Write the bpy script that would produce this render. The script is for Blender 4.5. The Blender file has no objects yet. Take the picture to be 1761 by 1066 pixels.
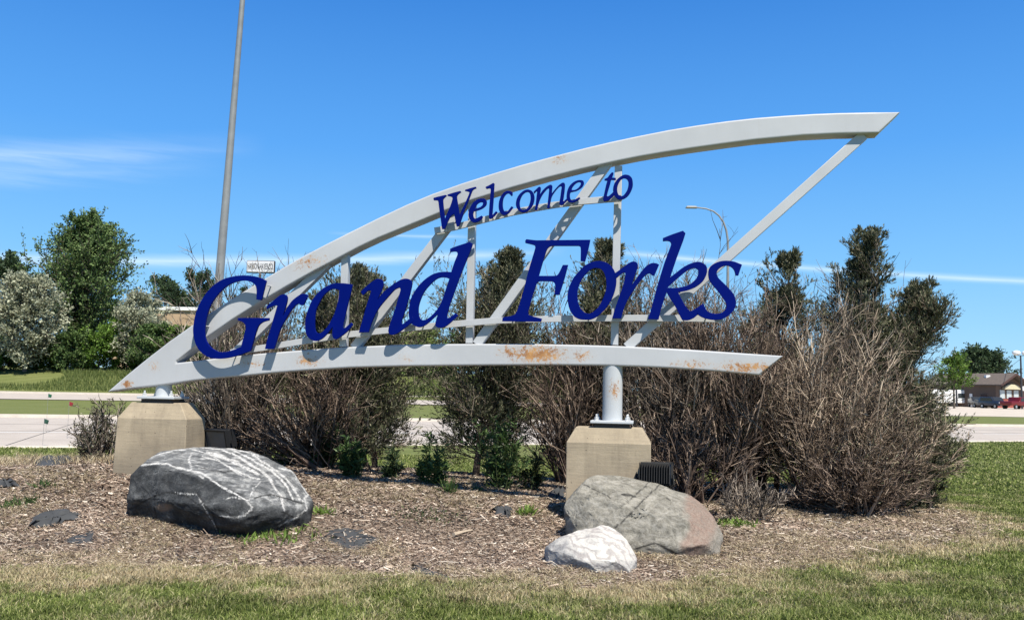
import bpy, math, random
import numpy as np
from mathutils import Vector, Matrix

# ------------------------------------------------------------ camera, sky, sun
SC = bpy.context.scene
COL = SC.collection
R = math.radians
FPX = 1525.0                      # focal length in photo pixels (photo 1761 wide)
PITCH, ROLL, EYE = R(5.1), R(1.1), 1.55
cam = bpy.data.cameras.new("camera")
cam.sensor_width = 36.0
cam.lens = 36.0 * FPX / 1761.0
cam.clip_start, cam.clip_end = 0.1, 6000
camo = bpy.data.objects.new("camera", cam)
COL.objects.link(camo)
F_ = Vector((0, math.cos(PITCH), math.sin(PITCH)))
R0 = Vector((1, 0, 0)); U0 = Vector((0, -math.sin(PITCH), math.cos(PITCH)))
R_ = R0 * math.cos(ROLL) + U0 * math.sin(ROLL)
U_ = U0 * math.cos(ROLL) - R0 * math.sin(ROLL)
camo.matrix_world = Matrix(((R_.x, U_.x, -F_.x, 0), (R_.y, U_.y, -F_.y, 0), (R_.z, U_.z, -F_.z, EYE), (0, 0, 0, 1)))
SC.camera = camo

SUN_EL, SUN_AZ = R(58), R(156)     # azimuth clockwise from +Y: behind the camera, to the right
world = bpy.data.worlds.new("World"); SC.world = world
world.use_nodes = True
wt = world.node_tree; wt.nodes.clear()
def wn(t, **k):
    n = wt.nodes.new(t)
    for a, b in k.items(): setattr(n, a, b)
    return n
sky = wn('ShaderNodeTexSky', sky_type='NISHITA', sun_disc=False, sun_elevation=SUN_EL, sun_rotation=SUN_AZ,
         altitude=260, air_density=1.0, dust_density=0.0, ozone_density=1.3)
hs = wn('ShaderNodeHueSaturation'); hs.inputs['Saturation'].default_value = 1.3; hs.inputs['Value'].default_value = 1.0
hs.inputs['Hue'].default_value = 0.503
wt.links.new(sky.outputs[0], hs.inputs['Color'])
bg = wn('ShaderNodeBackground'); bg.inputs['Strength'].default_value = 0.125
wo = wn('ShaderNodeOutputWorld')
# thin cirrus streaks and an old contrail, laid out by direction in the sky (azimuth / elevation)
tc = wn('ShaderNodeTexCoord'); sep = wn('ShaderNodeSeparateXYZ')
wt.links.new(tc.outputs['Generated'], sep.inputs[0])
def wmath(op, a, b=None, c=None, clamp=False):
    n = wn('ShaderNodeMath', operation=op, use_clamp=clamp)
    for i, v in enumerate((a, b, c)):
        if v is None: continue
        if isinstance(v, (int, float)): n.inputs[i].default_value = v
        else: wt.links.new(v, n.inputs[i])
    return n.outputs[0]
az = wmath('ARCTAN2', sep.outputs[0], sep.outputs[1])
el = wmath('ARCSINE', sep.outputs[2])
comb = wn('ShaderNodeCombineXYZ')
wt.links.new(wmath('MULTIPLY', az, 5.0), comb.inputs[0]); wt.links.new(wmath('MULTIPLY', el, 60.0), comb.inputs[1])
wnoise = wn('ShaderNodeTexNoise'); wnoise.inputs['Scale'].default_value = 1.3; wnoise.inputs['Detail'].default_value = 5
wnoise.inputs['Roughness'].default_value = 0.6
wt.links.new(comb.outputs[0], wnoise.inputs['Vector'])
def pix_dir(px, py):
    return (F_ * FPX + R_ * (px - 880.5) + U_ * (533 - py)).normalized()
def azel(px, py):
    d = pix_dir(px, py); return math.atan2(d.x, d.y), math.asin(d.z)
clouds = None
def streak(p, q, width, strength, fade=0.06, warp=0.010):
    """a band of thin cloud between two directions"""
    global clouds
    (a0, e0), (a1, e1) = azel(*p), azel(*q)
    s = (e1 - e0) / (a1 - a0)
    line = wmath('ADD', wmath('MULTIPLY', wmath('SUBTRACT', az, a0), s), e0)
    wob = wmath('MULTIPLY', wmath('SUBTRACT', wnoise.outputs[0], 0.5), warp)
    d = wmath('ABSOLUTE', wmath('SUBTRACT', wmath('ADD', el, wob), line))
    g = wmath('SUBTRACT', 1.0, wmath('DIVIDE', d, width), clamp=True)
    g = wmath('MULTIPLY', g, g)
    l = wmath('DIVIDE', wmath('SUBTRACT', az, a0), fade, clamp=True)
    r = wmath('DIVIDE', wmath('SUBTRACT', a1, az), fade, clamp=True)
    m = wmath('MULTIPLY', wmath('MULTIPLY', g, l), r)
    m = wmath('MULTIPLY', m, wmath('ADD', 0.35, wmath('MULTIPLY', wnoise.outputs[0], 1.2)))
    m = wmath('MULTIPLY', m, strength)
    clouds = m if clouds is None else wmath('MAXIMUM', clouds, m)
streak((-700, 262), (460, 250), 0.024, 0.34, 0.26, 0.034)
streak((-600, 298), (400, 280), 0.026, 0.20, 0.22, 0.04)
streak((-500, 430), (980, 432), 0.011, 0.5, 0.12, 0.010)
streak((560, 400), (830, 408), 0.004, 0.30, 0.05, 0.008)
streak((1010, 428), (2300, 504), 0.0062, 0.46, 0.08, 0.0025)
mixc = wn('ShaderNodeMixRGB'); mixc.inputs[2].default_value = (5.6, 6.3, 6.8, 1)
# clear summer sky: the physical sky graded towards a cleaner blue by elevation, the same all the way round
gr = wn('ShaderNodeValToRGB'); e_ = gr.color_ramp.elements
SKY = [(0.0, (0.37, 0.68, 0.93)), (0.07, (0.28, 0.60, 0.93)), (0.14, (0.195, 0.51, 0.91)), (0.26, (0.098, 0.365, 0.86)), (0.42, (0.042, 0.225, 0.68)), (0.7, (0.022, 0.10, 0.33)), (1.0, (0.018, 0.075, 0.24))]
while len(e_) < len(SKY): e_.new(0.5)
for i, (p_, c_) in enumerate(SKY): e_[i].position = p_; e_[i].color = (*c_, 1)
wt.links.new(wmath('MAXIMUM', sep.outputs[2], 0.0), gr.inputs[0])
gs = wn('ShaderNodeVectorMath', operation='SCALE'); gs.inputs['Scale'].default_value = 5.9; wt.links.new(gr.outputs[0], gs.inputs[0])
mg = wn('ShaderNodeMixRGB'); mg.inputs[0].default_value = 0.92; wt.links.new(hs.outputs[0], mg.inputs[1]); wt.links.new(gs.outputs[0], mg.inputs[2])
wt.links.new(clouds, mixc.inputs[0]); wt.links.new(mg.outputs[0], mixc.inputs[1])
wt.links.new(mixc.outputs[0], bg.inputs['Color']); wt.links.new(bg.outputs[0], wo.inputs['Surface'])

sl = bpy.data.lights.new("sun", 'SUN'); sl.energy = 5.0; sl.angle = R(0.53); sl.color = (1.0, 0.94, 0.83)
so = bpy.data.objects.new("sun", sl); COL.objects.link(so)
SUNV = Vector((math.sin(SUN_AZ) * math.cos(SUN_EL), math.cos(SUN_AZ) * math.cos(SUN_EL), math.sin(SUN_EL)))
so.rotation_euler = SUNV.to_track_quat('Z', 'Y').to_euler()
so.location = (6, -10, 18)
SC.view_settings.view_transform = 'Standard'; SC.view_settings.look = 'None'
SC.view_settings.gamma = 1.0; SC.view_settings.exposure = 0.58; SC.view_settings.use_curve_mapping = False
SC.render.engine = 'CYCLES'

# ------------------------------------------------------------ helpers
def ray(px, py):
    return F_ * FPX + R_ * (px - 880.5) + U_ * (533 - py)
def at(px, py, Y):
    """point seen at photo pixel (px, py) at distance Y along +Y"""
    d = ray(px, py); return Vector((0, 0, EYE)) + d * (Y / d.y)
def hz(px): return 669.1 + (px - 880.5) * math.tan(ROLL)

def _hash(i, seed):
    i = (i.astype(np.int64) * 374761393 + seed * 668265263) & 0x7fffffff
    i = ((i ^ (i >> 13)) * 1274126177) & 0x7fffffff
    return ((i ^ (i >> 16)) & 0xffff) / 65535.0
def vnoise(P, scale, seed=0, octaves=1, rough=0.5):
    """value noise on (N,2) or (N,3) points, range about -1..1"""
    P = np.asarray(P, float); out = np.zeros(len(P)); amp = 1.0; tot = 0
    for o in range(octaves):
        q = P * scale * (2 ** o) + 37.7 * (o + 1); i = np.floor(q).astype(np.int64); f = q - i
        f = f * f * (3 - 2 * f); D = q.shape[1]; acc = np.zeros(len(P))
        for c in range(2 ** D):
            w = np.ones(len(P)); key = np.zeros(len(P), np.int64)
            for d in range(D):
                b = (c >> d) & 1
                w *= f[:, d] if b else 1 - f[:, d]
                key += (i[:, d] + b) * (1, 7919, 104729)[d]
            acc += w * _hash(key, seed + o * 17)
        out += amp * (acc * 2 - 1); tot += amp; amp *= rough
    return out / tot
def sstep(x, a, b):
    t = np.clip((np.asarray(x, float) - a) / (b - a), 0, 1); return t * t * (3 - 2 * t)

BED = np.array([(-14, 8.0), (-4.6, 7.5), (-1.5, 7.3), (0.3, 7.15), (1.6, 7.55), (2.7, 8.3), (3.8, 9.05), (5.1, 9.95), (5.75, 11.0), (5.7, 13),
                (4.5, 15.0), (0, 15.6), (-4.0, 14.3), (-6.0, 13.0), (-8, 12.2), (-14, 12.2)], float)
def bed_sd(X, Y):
    """signed distance to the planting bed, positive inside"""
    X = np.asarray(X, float); Y = np.asarray(Y, float)
    d = np.full(X.shape, 1e9); ins = np.zeros(X.shape, bool); n = len(BED)
    for i in range(n):
        ax, ay = BED[i]; bx, by = BED[(i + 1) % n]
        ex, ey = bx - ax, by - ay
        t = np.clip(((X - ax) * ex + (Y - ay) * ey) / (ex * ex + ey * ey), 0, 1)
        d = np.minimum(d, np.hypot(X - ax - t * ex, Y - ay - t * ey))
        c = ((ay > Y) != (by > Y)) & (X < (bx - ax) * (Y - ay) / ((by - ay) if by != ay else 1e-9) + ax)
        ins ^= c
    return np.where(ins, d, -d)
def bedw(X, Y):
    P = np.stack([X, Y], 1)
    return bed_sd(X, Y) + 0.36 * vnoise(P, 1.2, 3, 4, 0.6)
def H(X, Y):
    """ground height"""
    X = np.atleast_1d(np.asarray(X, float)); Y = np.atleast_1d(np.asarray(Y, float))
    g = np.exp(-((X + 4.6) / 6.0) ** 2)
    z = 0.50 * g * sstep(Y, 7.8, 10.9) * (1 - sstep(Y, 12.3, 16.5))
    left = 1 - sstep(X, 0, 30)
    z = z + left * (0.35 * sstep(Y, 66, 78) + 2.3 * sstep(Y, 78, 91) + 0.8 * sstep(Y, 92, 120))
    P = np.stack([X, Y], 1)
    near = sstep(Y, 4, 6) * (1 - sstep(Y, 14, 18)) * (1 - sstep(np.abs(X), 9, 13))
    z = z + near * (0.030 * vnoise(P, 0.9, 5, 2) + 0.012 * vnoise(P, 4.0, 6, 2))
    return z
def H1(x, y): return float(H(x, y)[0])
def ground(px, py):
    """where the ray through a photo pixel meets the ground"""
    d = ray(px, py); t = 1.0 / d.y
    lo = 4.0; Y = lo
    while Y < 400:
        p = Vector((0, 0, EYE)) + d * (Y * t)
        if p.z <= H1(p.x, p.y): return Vector((p.x, p.y, H1(p.x, p.y)))
        Y += 0.03 if Y < 20 else 0.5
    return p

def mesh_np(name, verts, faces, mat, parent=None, attrs=None, smooth=False, loc=None):
    """one mesh object from numpy arrays (faces: (N,3) or (N,4), or a list of such arrays)"""
    if not isinstance(faces, (list, tuple)): faces = [faces]
    faces = [f for f in faces if len(f)]
    me = bpy.data.meshes.new(name)
    verts = np.asarray(verts, np.float32)
    off = np.zeros(3, np.float32)
    if loc is not None: off = np.array(loc, np.float32)
    elif parent is not None: off = np.array(parent.location, np.float32)
    me.vertices.add(len(verts)); me.vertices.foreach_set('co', (verts - off).ravel())
    tot = sum(f.size for f in faces); nf = sum(len(f) for f in faces)
    me.loops.add(tot); me.loops.foreach_set('vertex_index', np.concatenate([f.ravel() for f in faces]).astype(np.int32))
    me.polygons.add(nf)
    sizes = np.concatenate([np.full(len(f), f.shape[1]) for f in faces])
    starts = np.concatenate([[0], np.cumsum(sizes)[:-1]])
    me.polygons.foreach_set('loop_start', starts.astype(np.int32))
    if smooth: me.polygons.foreach_set('use_smooth', np.ones(nf, bool))
    for k, v in (attrs or {}).items():
        a = me.attributes.new(k, 'FLOAT', 'POINT'); a.data.foreach_set('value', np.asarray(v, np.float32))
    me.update(calc_edges=True); me.validate()
    if mat: me.materials.append(mat)
    o = bpy.data.objects.new(name, me); COL.objects.link(o)
    if parent is not None: o.parent = parent
    elif loc is not None: o.location = loc
    return o
def tag(o, label=None, cat=None, group=None, kind=None):
    if label: o['label'] = label
    if cat: o['category'] = cat
    if group: o['group'] = group
    if kind: o['kind'] = kind
    return o
def empty(name, loc, label, cat, group=None):
    o = bpy.data.objects.new(name, None); COL.objects.link(o); o.location = loc
    o.empty_display_size = 0.1
    return tag(o, label, cat, group)

class MB:
    """collects simple solids, then links them as one mesh object (world coordinates)"""
    def __init__(s): s.v = []; s.f = []
    def add(s, vs, fs):
        b = len(s.v); s.v += [Vector(v) for v in vs]; s.f += [tuple(b + i for i in f) for f in fs]; return s
    def box(s, c, size, M=None, taper=1.0):
        c = Vector(c); hx, hy, hz_ = size[0] / 2, size[1] / 2, size[2] / 2
        vs = []
        for z in (-1, 1):
            t = taper if z > 0 else 1
            for x, y in ((-1, -1), (1, -1), (1, 1), (-1, 1)):
                v = Vector((x * hx * t, y * hy * t, z * hz_))
                vs.append(c + (M @ v if M else v))
        return s.add(vs, [(3, 2, 1, 0), (4, 5, 6, 7), (0, 1, 5, 4), (1, 2, 6, 5), (2, 3, 7, 6), (3, 0, 4, 7)])
    def tube(s, pts, radii, n=8, cap=True):
        pts = [Vector(p) for p in pts]
        if isinstance(radii, (int, float)): radii = [radii] * len(pts)
        rings = []; prev = None
        for i, p in enumerate(pts):
            d = (pts[min(i + 1, len(pts) - 1)] - pts[max(i - 1, 0)]).normalized()
            a = prev if prev is not None else Vector((1, 0, 0) if abs(d.x) < 0.9 else (0, 1, 0))
            a = (a - d * a.dot(d)).normalized(); prev = a; b = d.cross(a)
            rings.append([p + (a * math.cos(2 * math.pi * k / n) + b * math.sin(2 * math.pi * k / n)) * radii[i] for k in range(n)])
        vs = [v for r in rings for v in r]; fs = []
        for i in range(len(pts) - 1):
            for k in range(n):
                fs.append((i * n + k, i * n + (k + 1) % n, (i + 1) * n + (k + 1) % n, (i + 1) * n + k))
        if cap: fs += [tuple(reversed(range(n))), tuple(range((len(pts) - 1) * n, len(pts) * n))]
        return s.add(vs, fs)
    def lathe(s, base, prof, n=16, M=None):
        vs = []; fs = []
        for r, z in prof:
            for k in range(n):
                v = Vector((r * math.cos(2 * math.pi * k / n), r * math.sin(2 * math.pi * k / n), z)); vs.append(Vector(base) + (M @ v if M else v))
        for i in range(len(prof) - 1):
            for k in range(n): fs.append((i * n + k, i * n + (k + 1) % n, (i + 1) * n + (k + 1) % n, (i + 1) * n + k))
        fs += [tuple(reversed(range(n))), tuple(range((len(prof) - 1) * n, len(prof) * n))]
        return s.add(vs, fs)
    def poly(s, pts): return s.add(pts, [tuple(range(len(pts)))])
    def prism(s, pts, ext):
        n = len(pts); e = Vector(ext)
        vs = [Vector(p) for p in pts] + [Vector(p) + e for p in pts]
        return s.add(vs, [tuple(reversed(range(n))), tuple(range(n, 2 * n))] + [(k, (k + 1) % n, n + (k + 1) % n, n + k) for k in range(n)])
    def build(s, name, mat, parent=None, smooth=None, bevel=0, loc=None):
        import bmesh
        off = Vector(parent.location) if parent is not None else Vector(loc or (0, 0, 0))
        me = bpy.data.meshes.new(name); me.from_pydata([v - off for v in s.v], [], s.f)
        bm = bmesh.new(); bm.from_mesh(me)
        bmesh.ops.recalc_face_normals(bm, faces=bm.faces)
        if bevel:
            es = [e for e in bm.edges if len(e.link_faces) == 2 and e.calc_face_angle(0) > 0.5]
            bmesh.ops.bevel(bm, geom=es, offset=bevel, segments=2, profile=0.5, affect='EDGES', clamp_overlap=True)
        bm.to_mesh(me); bm.free()
        if smooth is not None:
            me.polygons.foreach_set('use_smooth', [True] * len(me.polygons)); me.set_sharp_from_angle(angle=R(smooth))
        me.materials.append(mat)
        o = bpy.data.objects.new(name, me); COL.objects.link(o)
        if parent is not None: o.parent = parent
        elif loc is not None: o.location = loc
        return o

# ------------------------------------------------------------ materials
class NT:
    def __init__(s, name):
        s.m = bpy.data.materials.new(name); s.m.use_nodes = True; s.t = s.m.node_tree; s.t.nodes.clear()
        s.out = s.t.nodes.new('ShaderNodeOutputMaterial'); s.b = s.t.nodes.new('ShaderNodeBsdfPrincipled')
        s.t.links.new(s.b.outputs[0], s.out.inputs[0])
    def n(s, t, **k):
        n = s.t.nodes.new(t)
        for a, b in k.items(): setattr(n, a, b)
        return n
    def l(s, a, b): s.t.links.new(a, b)
    def setv(s, sock, v):
        if isinstance(v, (int, float)): sock.default_value = v
        elif isinstance(v, (tuple, list)): sock.default_value = tuple(v) + ((1,) if len(v) == 3 and sock.type == 'RGBA' else ())
        else: s.l(v, sock)
    def math(s, op, a, b=None, c=None, clamp=False):
        n = s.n('ShaderNodeMath', operation=op, use_clamp=clamp)
        for i, v in enumerate((a, b, c)):
            if v is not None: s.setv(n.inputs[i], v)
        return n.outputs[0]
    def noise(s, scale, detail=4, rough=0.55, vec=None, dist=0.0, stretch=None):
        n = s.n('ShaderNodeTexNoise'); n.inputs['Scale'].default_value = scale; n.inputs['Detail'].default_value = detail
        n.inputs['Roughness'].default_value = rough; n.inputs['Distortion'].default_value = dist
        v = vec if vec is not None else s.obj()
        if stretch:
            mp = s.n('ShaderNodeMapping'); mp.inputs['Scale'].default_value = stretch; s.l(v, mp.inputs[0]); v = mp.outputs[0]
        s.l(v, n.inputs['Vector']); return n.outputs[0]
    def obj(s):
        if not hasattr(s, '_tc'): s._tc = s.n('ShaderNodeTexCoord')
        return s._tc.outputs['Object']
    def attr(s, name):
        a = s.n('ShaderNodeAttribute', attribute_name=name); return a.outputs['Fac']
    def ramp(s, fac, stops, interp='LINEAR'):
        r = s.n('ShaderNodeValToRGB'); r.color_ramp.interpolation = interp; e = r.color_ramp.elements
        while len(e) < len(stops): e.new(0.5)
        for i, (p, c) in enumerate(stops):
            e[i].position = p; c = (c, c, c) if isinstance(c, (int, float)) else c; e[i].color = (*c, 1)
        s.l(fac, r.inputs[0]); return r.outputs[0]
    def mix(s, f, a, b, mode='MIX'):
        n = s.n('ShaderNodeMixRGB', blend_type=mode); s.setv(n.inputs[0], f); s.setv(n.inputs[1], a); s.setv(n.inputs[2], b); return n.outputs[0]
    def col(s, v, rough=0.6, metal=0, spec=None):
        s.setv(s.b.inputs['Base Color'], v); s.setv(s.b.inputs['Roughness'], rough); s.setv(s.b.inputs['Metallic'], metal)
        if spec is not None: s.b.inputs['Specular IOR Level'].default_value = spec
        return s
    def bump(s, h, strength=0.3, dist=0.02):
        n = s.n('ShaderNodeBump'); n.inputs['Strength'].default_value = strength; n.inputs['Distance'].default_value = dist
        s.l(h, n.inputs['Height']); s.l(n.outputs[0], s.b.inputs['Normal']); return s
def plain(name, c, rough=0.6, metal=0, var=0.15, scale=6.0, bump=0.0, spec=None):
    t = NT(name); nz = t.noise(scale, 5)
    k = t.ramp(nz, [(0.25, tuple(x * (1 - var) for x in c)), (0.75, tuple(min(1, x * (1 + var)) for x in c))])
    t.col(k, rough, metal, spec)
    if bump: t.bump(t.noise(scale * 8, 3), bump, 0.01)
    return t.m
def island(name, stops, rough=0.75, spec=0.25, transl=0.0, attr=None, big=None):
    """every leaf, chip or twig takes its own shade"""
    t = NT(name); g = t.n('ShaderNodeNewGeometry'); f = g.outputs['Random Per Island']
    if attr: f = t.math('ADD', t.math('MULTIPLY', f, 0.55), t.math('MULTIPLY', t.attr(attr), 0.45), clamp=True)
    c = t.ramp(f, stops)
    if big:
        nz = t.noise(big, 3); c = t.mix(1.0, c, t.ramp(nz, [(0.3, 0.62), (0.7, 1.3)]), 'MULTIPLY')
    t.col(c, rough, 0, spec)
    if transl:
        tr = t.n('ShaderNodeBsdfTranslucent'); t.setv(tr.inputs[0], c); mx = t.n('ShaderNodeMixShader'); mx.inputs[0].default_value = transl
        t.l(t.b.outputs[0], mx.inputs[1]); t.l(tr.outputs[0], mx.inputs[2]); t.l(mx.outputs[0], t.out.inputs[0])
    return t.m
# ------------------------------------------------------------ ground sheet
def ground_mat():
    t = NT("ground"); bed = t.attr('bed'); dry = t.attr('dry')
    n1 = t.noise(0.35, 6, 0.6); n2 = t.noise(9.0, 5, 0.65); n3 = t.noise(60.0, 3, 0.6)
    green = t.ramp(n2, [(0.25, (0.05, 0.075, 0.016)), (0.5, (0.095, 0.13, 0.030)), (0.8, (0.17, 0.195, 0.065))])
    green = t.mix(t.ramp(n1, [(0.35, 0.0), (0.7, 0.55)]), green, (0.15, 0.165, 0.058))
    straw = t.ramp(n3, [(0.3, (0.15, 0.12, 0.07)), (0.7, (0.38, 0.31, 0.19))])
    g = t.mix(dry, green, straw)
    mul = t.ramp(n3, [(0.28, (0.085, 0.06, 0.045)), (0.5, (0.20, 0.15, 0.115)), (0.72, (0.36, 0.285, 0.22))])
    green = t.mix(t.ramp(t.noise(0.9, 5, 0.7, stretch=(0.5, 1.6, 1)), [(0.4, 0.0), (0.7, 0.6)]), green, (0.19, 0.20, 0.085))
    # mowing lines left by the mower on the lawn
    sp = t.n('ShaderNodeSeparateXYZ'); t.l(t.obj(), sp.inputs[0])
    arc = t.math('SQRT', t.math('ADD', t.math('POWER', t.math('SUBTRACT', sp.outputs[0], 2.0), 2.0), t.math('POWER', t.math('SUBTRACT', sp.outputs[1], 2.0), 2.0)))
    w = t.math('SINE', t.math('ADD', t.math('MULTIPLY', arc, 4.2), t.math('MULTIPLY', t.noise(0.5, 3), 3.0)))
    g = t.mix(t.math('MULTIPLY', t.math('POWER', t.math('MAXIMUM', w, 0.0), 4.0), 0.38), g, (0.21, 0.225, 0.09))
    t.col(t.mix(bed, g, mul), 0.95, 0, 0.1)
    t.bump(t.math('ADD', n2, t.math('MULTIPLY', n3, 0.5)), 0.5, 0.03)
    return t.m
def axis(lo, hi, step, far_lo, far_hi, g=1.16):
    a = list(np.arange(lo, hi, step)); s = step; x = lo; left = []
    while x > far_lo: s *= g; x -= s; left.append(x)
    s = step; x = a[-1]; right = []
    while x < far_hi: s *= g; x += s; right.append(x)
    return np.array(left[::-1] + a + right)
gx = axis(-9.5, 9.5, 0.075, -3000, 3000, 1.12); gy = axis(3.5, 17.5, 0.075, -1500, 5000, 1.06)
GX, GY = np.meshgrid(gx, gy); nx, ny = len(gx), len(gy)
gX, gY = GX.ravel(), GY.ravel()
far = np.hypot(gX, gY) > 600
gZ = H(gX, gY)
idx = np.arange(nx * ny).reshape(ny, nx)
gf = np.stack([idx[:-1, :-1], idx[:-1, 1:], idx[1:, 1:], idx[1:, :-1]], -1).reshape(-1, 4)
gb = bedw(gX, gY)
def dryness(X, Y):
    """how straw-coloured the turf is: most beside the bed edge, in patches elsewhere"""
    P = np.stack([X, Y], 1)
    sd = bed_sd(X, Y)
    d = 1 - sstep(-sd, 0.0, 1.5)
    d = np.clip(d * 0.66 + 0.75 * vnoise(P, 2.0, 21, 4, 0.62) + 0.03, 0, 1)
    return d * (1 - sstep(Y, 13, 20)) + 0.12 * sstep(Y, 13, 20)
ground_o = mesh_np('ground', np.stack([gX, gY, gZ], 1), gf, ground_mat(), attrs={'bed': sstep(gb, -0.12, 0.12), 'dry': dryness(gX, gY)}, smooth=True)
tag(ground_o, kind='structure')

# ------------------------------------------------------------ roads
def concrete_road():
    t = NT("road_concrete"); n = t.noise(0.8, 6, 0.6); n2 = t.noise(25, 4)
    c = t.ramp(n, [(0.3, (0.36, 0.305, 0.25)), (0.7, (0.46, 0.395, 0.33))]); c = t.mix(0.25, c, t.ramp(n2, [(0.3, 0.28), (0.7, 0.55)]))
    t.col(c, 0.85, 0, 0.2); return t.m
M_road = concrete_road(); M_kerb = plain("kerb_concrete", (0.50, 0.45, 0.385), 0.85, var=0.12, scale=2)
M_paint = plain("white_road_paint", (0.78, 0.78, 0.76), 0.6, var=0.1); M_joint = plain("tar_joint", (0.23, 0.205, 0.18), 0.8)
def near_edge(x): return 20.6 + 0.405 * (x + 11.8)
def far_edge(x): return 36.4 + 0.265 * (x + 21.0)
def strip(name, x0, x1, ya, yb, z, mat, kind='structure', seg=24, parent=None):
    xs = np.linspace(x0, x1, seg + 1)
    v = np.concatenate([np.stack([xs, [ya(x) for x in xs], np.full(seg + 1, z)], 1), np.stack([xs, [yb(x) for x in xs], np.full(seg + 1, z)], 1)])
    f = np.array([(i, i + 1, seg + 2 + i, seg + 1 + i) for i in range(seg)])
    o = mesh_np(name, v, f, mat, parent=parent)
    if kind and parent is None: tag(o, kind=kind)
    return o
near_road = strip('near_road', -38, 90, near_edge, far_edge, 0.012, M_road)
def kerb(name, x0, x1, fn, w, h, z0=0.0):
    mb = MB(); a = Vector((x0, fn(x0), z0)); b = Vector((x1, fn(x1), z0)); u = (b - a).normalized(); n = Vector((-u.y, u.x, 0))
    mb.prism([a, a + n * w, a + n * (w - 0.03) + Vector((0, 0, h)), a + n * 0.03 + Vector((0, 0, h))], b - a)
    o = mb.build(name, M_kerb); tag(o, kind='structure'); return o
kerb('kerb', -38, 90, lambda x: far_edge(x), 0.35, 0.14)
kerb('kerb', -38, 90, lambda x: near_edge(x) - 0.35, 0.35, 0.035)
# painted lines and joints follow the road, each a sheet 4 mm above the last
def lerp_line(t): return lambda x: near_edge(x) * (1 - t) + far_edge(x) * t
def band(t, w): f = lerp_line(t); return f, (lambda x: f(x) + w)
a_, b_ = band(0.36, 0.17); strip('edge_line', -38, -7.5, a_, b_, 0.017, M_paint)
strip('lane_line', 20.5, 26.0, a_, b_, 0.017, M_paint, seg=2); strip('lane_line', -5.5, 2.5, a_, b_, 0.017, M_paint, seg=2)
strip('lane_line', 34, 42, a_, b_, 0.017, M_paint, seg=2)
for tt in (0.41, 0.66): a_, b_ = band(tt, 0.10); strip('road_joint', -38, 90, a_, b_, 0.016, M_joint)
for k in range(14):
    x = -30 + k * 6.1; mb = MB(); d = Vector((-0.35, 1, 0)).normalized()
    p = Vector((x, near_edge(x) + 0.05, 0.0215)); L = (far_edge(x) - near_edge(x)) * 0.93
    mb.poly([p, p + Vector((0.03, 0, 0)), p + Vector((0.03, 0, 0)) + d * L, p + d * L]); o = mb.build('road_joint', M_joint); tag(o, kind='structure')
# the road beyond the median, left half of the view
def fr0(x): return 68.0 + 0.10 * (x + 40)
def fr1(x): return 77.5 + 0.10 * (x + 40)
xs = np.linspace(-110, 22, 60); rows = 8
v = []
for k in range(rows + 1):
    yy = np.array([fr0(x) * (1 - k / rows) + fr1(x) * k / rows for x in xs]); v.append(np.stack([xs, yy, H(xs, yy) + 0.05], 1))
v = np.concatenate(v); n_ = len(xs)
f = np.array([(r * n_ + i, r * n_ + i + 1, (r + 1) * n_ + i + 1, (r + 1) * n_ + i) for r in range(rows) for i in range(n_ - 1)])
tag(mesh_np('far_road', v, f, M_road), kind='structure')
mb = MB()
for i in range(0, n_ - 1):
    p, q = Vector(v[rows * n_ + i]), Vector(v[rows * n_ + i + 1])
    mb.prism([p, p + Vector((0, .3, 0)), p + Vector((0, .28, .15)), p + Vector((0, .02, .15))], q - p)
tag(mb.build('kerb', M_kerb), kind='structure')
# parking lot on the right
t = NT("lot_gravel"); c = t.ramp(t.noise(0.3, 7, 0.65), [(0.3, (0.40, 0.35, 0.29)), (0.7, (0.55, 0.49, 0.42))]); t.col(c, 0.95, 0, 0.1)
mb = MB(); mb.poly([(26, 75, 0.02), (150, 84, 0.02), (220, 210, 0.02), (60, 210, 0.02), (34, 120, 0.02)])
tag(mb.build('parking_lot', t.m), kind='structure')

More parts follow.
